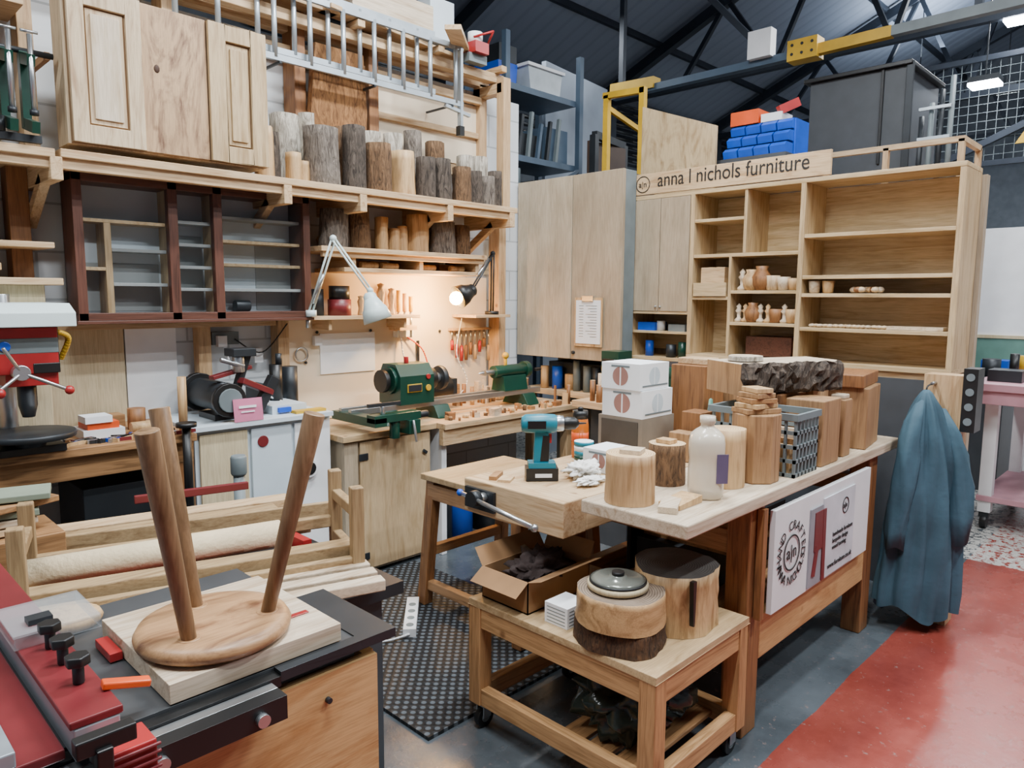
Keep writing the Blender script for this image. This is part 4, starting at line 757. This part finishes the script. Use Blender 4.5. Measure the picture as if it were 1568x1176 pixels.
# ---------------------------------------------------------------- cart
b=B();x0,x1,y0,y1=1.72,2.30,1.09,1.90
b.box(x0,x1,y0,y1,.48,.503,PLYX)
for x in(x0,x1-.06):
    for y in(y0,y1-.06):b.box(x,x+.06,y,y+.06,.10,.48,TPINEZ)
for y in(y0,y1-.05):b.box(x0+.06,x1-.06,y+.005,y+.045,.40,.478,TPINEX);b.box(x0+.06,x1-.06,y+.005,y+.045,.10,.165,TPINEX)
for x in(x0,x1-.05):b.box(x+.005,x+.045,y0+.06,y1-.06,.40,.478,TPINEY);b.box(x+.005,x+.045,y0+.06,y1-.06,.10,.165,TPINEY)
for i in range(3):b.box(x0+.05,x1-.05,y0+.1+.11*i,y0+.19+.11*i,.12,.135,DPINE)
for x in(x0+.04,x1-.04):
    for y in(y0+.04,y1-.04):b.cyl((x,y-.012,.04),(x,y+.012,.04),.04,BLACK,n=20);b.cyl((x,y-.014,.04),(x,y+.014,.04),.02,GREYP);b.box(x-.03,x+.03,y-.03,y+.03,.092,.1,STEEL);b.box(x-.02,x+.02,y-.02,y-.015,.04,.095,STEEL);b.box(x-.02,x+.02,y+.015,y+.02,.04,.095,STEEL)
b.done('wheeled_trolley',.003)
b=B();x0,x1,y0,y1,z0,z1=1.76,2.10,1.64,1.87,.504,.62
for q in((x0,x1,y0,y0+.004),(x0,x1,y1-.004,y1),(x0,x0+.004,y0,y1),(x1-.004,x1,y0,y1)):b.box(*q,z0,z1,CARD)
b.box(x0,x1,y0,y1,z0,z0+.005,CARD)
b.poly([(x0,y0,z1),(x0,y1,z1),(x0-.06,y1,z1-.04),(x0-.06,y0,z1-.04)],[(0,1,2,3)],CARD);b.poly([(x0,y0,z1),(x1,y0,z1),(x1,y0-.06,z1+.02),(x0,y0-.06,z1+.02)],[(0,1,2,3)],CARD);b.poly([(x0,y1,z1),(x1,y1,z1),(x1,y1+.04,z1+.06),(x0,y1+.04,z1+.06)],[(0,1,2,3)],CARD);b.poly([(x1,y0,z1),(x1,y1,z1),(x1+.03,y1,z1+.06),(x1+.03,y0,z1+.06)],[(0,1,2,3)],CARD)
b.done('open_cardboard_box')
blob(1.93,1.755,.585,.13,.085,.07,CLOTH,.6,12,2).done('dark_rag_pile')
b=B();b.box(1.77,1.88,1.47,1.57,.504,.575,PAPER)
for i in range(5):b.box(1.7695,1.77,1.48,1.56,.512+.012*i,.515+.012*i,GREYP);b.box(1.78,1.87,1.4695,1.47,.512+.012*i,.515+.012*i,GREYP)
b.done('small_white_carton')
RND=wood('sawn_round','#c9a06c','#8a6234','X',scale=2.4,stretch=6)
b=B();b.log(1.845,1.31,.575,.137,.1,RND,ENDD,9,.05,34)
b.log(1.845,1.31,.504,.136,.075,barkm('cracked_bark','#6e4c30','#2f2016',1.5),ENDD,9,.12,34)
b.done('large_wood_round')
b=B();b.rev((1.84,1.32,.677),[(.09,0),(.098,.005),(.098,.018),(.09,.022),(0,.022)],BOARDM,36);b.rev((1.84,1.32,.70),[(.085,0),(.088,.008),(.075,.012),(.03,.013),(.028,.018),(0,.019)],plain('grey_glass_lid','#777a72',.15,.3),36)
b.rev((1.84,1.32,.70),[(.092,0),(.092,.006),(.086,.006),(.086,0)],BLACK,36,cap=False);b.cyl((1.84,1.32,.718),(1.84,1.32,.73),.02,BLACK)
b.done('jar_lid_faceplate')
b=B();b.log(2.10,1.27,.504,.145,.2,SPLIT,ENDG,21,.1,34);b.prism([(2.0,.55),(2.008,.55),(2.012,.7),(1.992,.7)],1,1.135,1.15,BLACK);b.done('charred_wood_round')
b=blob(1.98,1.35,.25,.18,.16,.14,BAG,.5,10,4);b.done('rubbish_bag')

# ---------------------------------------------------------------- table saw + foreground
b=B()
b.box(-.7,.80,1.24,1.78,.855,.895,CAST);b.box(.80,.885,1.21,1.50,.878,.898,DARKM);b.box(.62,.80,1.21,1.238,.878,.898,DARKM)
b.box(-.7,.60,1.185,1.208,.865,.885,STEEL);b.box(-.7,.60,1.15,1.184,.84,.885,BLACK)
b.box(.30,.84,1.215,1.237,0,.854,PLYK);b.box(.818,.845,1.238,1.75,0,.854,PLYK);b.box(-.7,.298,1.24,1.75,0,.8,DARKM);b.box(.3,.817,1.72,1.75,0,.85,PLYK)
for x,z in((.38,.86),(.55,.86)):b.cyl((x,1.138,z),(x,1.15,z),.012,STEEL)
b.box(-.7,.62,1.21,1.238,.87,.89,BLACK);b.cyl((.72,1.205,.80),(.72,1.215,.80),.006,DARKM);b.cyl((.80,1.205,.5),(.80,1.215,.5),.006,DARKM)
for y in(1.30,1.36):b.box(.45,.80,y,y+.004,.8951,.8958,BLACK)
b.done('table_saw',.002)
b=B();b.box(.27,.335,1.18,2.28,.898,.95,ALU);b.box(.265,.34,1.18,2.28,.95,.963,DRED);b.box(.30,.365,1.115,1.18,.84,.925,RED);b.box(.12,.262,1.2,2.2,.898,.915,DRED);b.box(.16,.20,1.2,2.2,.915,.94,ALU)
for i in range(7):b.box(.295,.37,1.109,1.115,.843+.012*i,.848+.012*i,DRED)
b.cyl((.285,1.12,.93),(.285,1.09,.96),.012,BLACK);b.bar((.25,1.10,.965),(.33,1.10,.965),.024,.026,BLACK);b.bar((.285,1.09,.96),(.285,1.10,.83),.022,.02,BLACK)
for y in(1.30,1.39,1.47):b.cyl((.31,y,.963),(.31,y,1.0),.009,DARKM);b.cyl((.31,y,.995),(.31,y,1.012),.02,BLACK,n=6)
b.bar((.33,1.25,.972),(.40,1.24,.955),.022,.012,ORG)
b.cable([(.20,2.0,.94),(.20,1.95,1.02),(.19,1.85,1.04),(.2,1.75,.94)],.008,STEEL)
b.done('rip_fence',.003)
b=B()
for q in((.26,.263,1.5,1.66),(.40,.403,1.5,1.66)):b.box(*q,.963,.985,CLEAR)
b.box(.26,.403,1.5,1.66,.985,.989,CLEAR);b.box(.262,.40,1.5,1.503,.963,.985,CLEAR);b.box(.29,.33,1.53,1.56,.99,1.0,DARKM);b.done('blade_guard')
b=B();b.box(.43,.77,1.24,1.60,.898,.935,PALE);b.box(.405,.428,1.47,1.56,.898,.915,RED);b.box(.44,.75,1.33,1.345,.9352,.9375,RED);b.done('push_board',.008)
b=B();b.rev((.566,1.37,.938),[(.0,0),(.132,.0),(.143,.008),(.145,.018),(.138,.03),(.12,.034),(0,.035)],SEAT,64)
for (p,q) in(((.495,1.312,.965),(.432,1.287,1.372)),((.562,1.445,.965),(.540,1.532,1.372)),((.652,1.322,.965),(.732,1.256,1.372))):
    b.cyl(p,q,.0135,SLEG,r1=.0205,n=24);b.cyl((p[0],p[1],.968),(p[0],p[1],.974),.021,SEAT,n=24)
b.done('upturned_stool',.002)
b=B();b.box(-.4,1.35,1.80,2.75,.66,.70,DARKM);b.box(-.3,1.3,1.85,2.7,0,.66,DGREY);b.done('outfeed_table')
b=B();b.M=Matrix.Translation((.9,2.18,0))@Matrix.Rotation(math.radians(-17),4,'Z')
LEG=wood('ash_leg','#ab8f66','#826643','Z',scale=2,knots=False);LEGX=wood('ash_rail','#b89b70','#8a6d48','X',scale=2,knots=False)
for y in(-.33,-.255,-.18):b.box(-.75,.45,y,y+.05,.72,.755,PALE)
b.box(-.7,.42,-.10,-.03,.76,.80,LEGX);b.box(-.75,.45,.33,.39,.76,.80,LEGX);b.box(-.75,.45,.28,.30,.76,.84,LEGX)
for x in(-.5,.40):
    for y in(-.16,.1):
        b.box(x,x+.04,y,y+.04,.70,1.0,LEG)
    b.box(x+.005,x+.035,-.14,.12,.90,.935,LEG);b.box(x+.005,x+.035,-.14,.12,.74,.79,LEG)
b.box(-.48,.42,.105,.135,.80,.84,LEGX);b.box(-.48,.42,-.155,-.125,.74,.775,LEGX)
b.done('upturned_bench_frame',.004)
b=B();b.cyl((.42,2.36,.81),(1.14,2.20,.81),.045,ROLL,n=24);b.cyl((.41,2.362,.81),(.42,2.36,.81),.03,DRED);b.bar((.38,2.30,.76),(1.2,2.12,.76),.02,.03,RED);b.bar((.38,2.44,.76),(1.2,2.27,.76),.02,.03,RED);b.bar((.36,2.24,.74),(1.22,2.05,.74),.03,.02,DRED);b.box(.37,.40,2.3,2.45,.70,.82,RED);b.box(1.17,1.2,2.1,2.28,.70,.80,RED);b.done('cloth_roll')
b=B();b.bar((.9,2.85,.84),(1.3,2.76,.84),.02,.03,DRED);b.bar((.2,2.9,.79),(1.4,2.62,.79),.09,.03,PINE);b.bar((.2,2.8,.79),(1.3,2.54,.79),.06,.03,LEGX);b.bar((.5,2.7,.76),(1.3,2.52,.76),.03,.08,LEGX);b.bar((.2,2.75,.72),(1.4,2.48,.72),.1,.04,PINE);b.done('plank_stack',.003)
b=B();rd=random.Random(9)
GG=plain('grey_green_board','#7f8a78',.8)
for i in range(5):b.rot(rd.uniform(-15,25),.5,2.7);b.box(.10+.03*i,.52+.02*i,2.6,2.74,.865+.025*i,.885+.025*i,[PINE,PALE,GG,DPINE,GG][i]);b.M=Matrix()
b.box(.1,.6,2.55,2.8,.70,.86,DPINE);b.done('sample_boards',.003)
b=B();b.cyl((1.42,3.1,0),(1.42,3.1,.80),.025,GREYP);b.rev((1.42,3.1,.80),[(.03,0),(.035,.01),(.035,.08),(.03,.09)],GREYP,16);b.cyl((1.42,3.1,0),(1.42,3.1,.02),.15,DARKM);b.done('roller_stand_post')
b=B();b.rev((.40,1.72,.897),[(.0,0),(.06,0),(.065,.01),(.06,.02),(0,.02)],SPLIT,24);b.done('turned_disc')
for o in LIFT:o.location.z=.021

# ---------------------------------------------------------------- lights
def area(name,loc,size,sy,e,col=(1,1,1),rot=(0,0,0)):
    l=bpy.data.lights.new(name,'AREA');l.shape='RECTANGLE';l.size=size;l.size_y=sy;l.energy=e;l.color=col
    o=bpy.data.objects.new(name,l);COL.objects.link(o);o.location=loc;o.rotation_euler=rot;return o
cool=(.93,.97,1)
for i,(x,y,z,e) in enumerate(((.8,.6,4.4,160),(2.6,2.2,4.5,185),(3.0,-.8,4.8,190),(6.5,1.0,4.7,130),(5.5,-2,4.8,160),(9.5,1.5,4.8,180),(-1,2.2,4.3,95),(5.5,4.9,4.3,45))):
    area('ceiling_tube_light',(x,y,z),1.3,.2,e,cool)
for x,y in((4,1),(8,1),(11,3)):area('added_roof_fill',(x,y,4.8),1.5,.4,75,(.82,.9,1),(math.pi,0,0))  # added fill without fixtures, aimed up to brighten the roof like tube spill
l=bpy.data.lights.new('lamp_bulb','POINT');l.energy=36;l.color=(1,.6,.24);l.shadow_soft_size=.04;o=bpy.data.objects.new('lamp_bulb',l);COL.objects.link(o);o.location=(3.11,3.66,1.57)
w=bpy.data.worlds.new('world');bpy.context.scene.world=w;w.use_nodes=True;w.node_tree.nodes['Background'].inputs[0].default_value=(.6,.68,.8,1);w.node_tree.nodes['Background'].inputs[1].default_value=.3
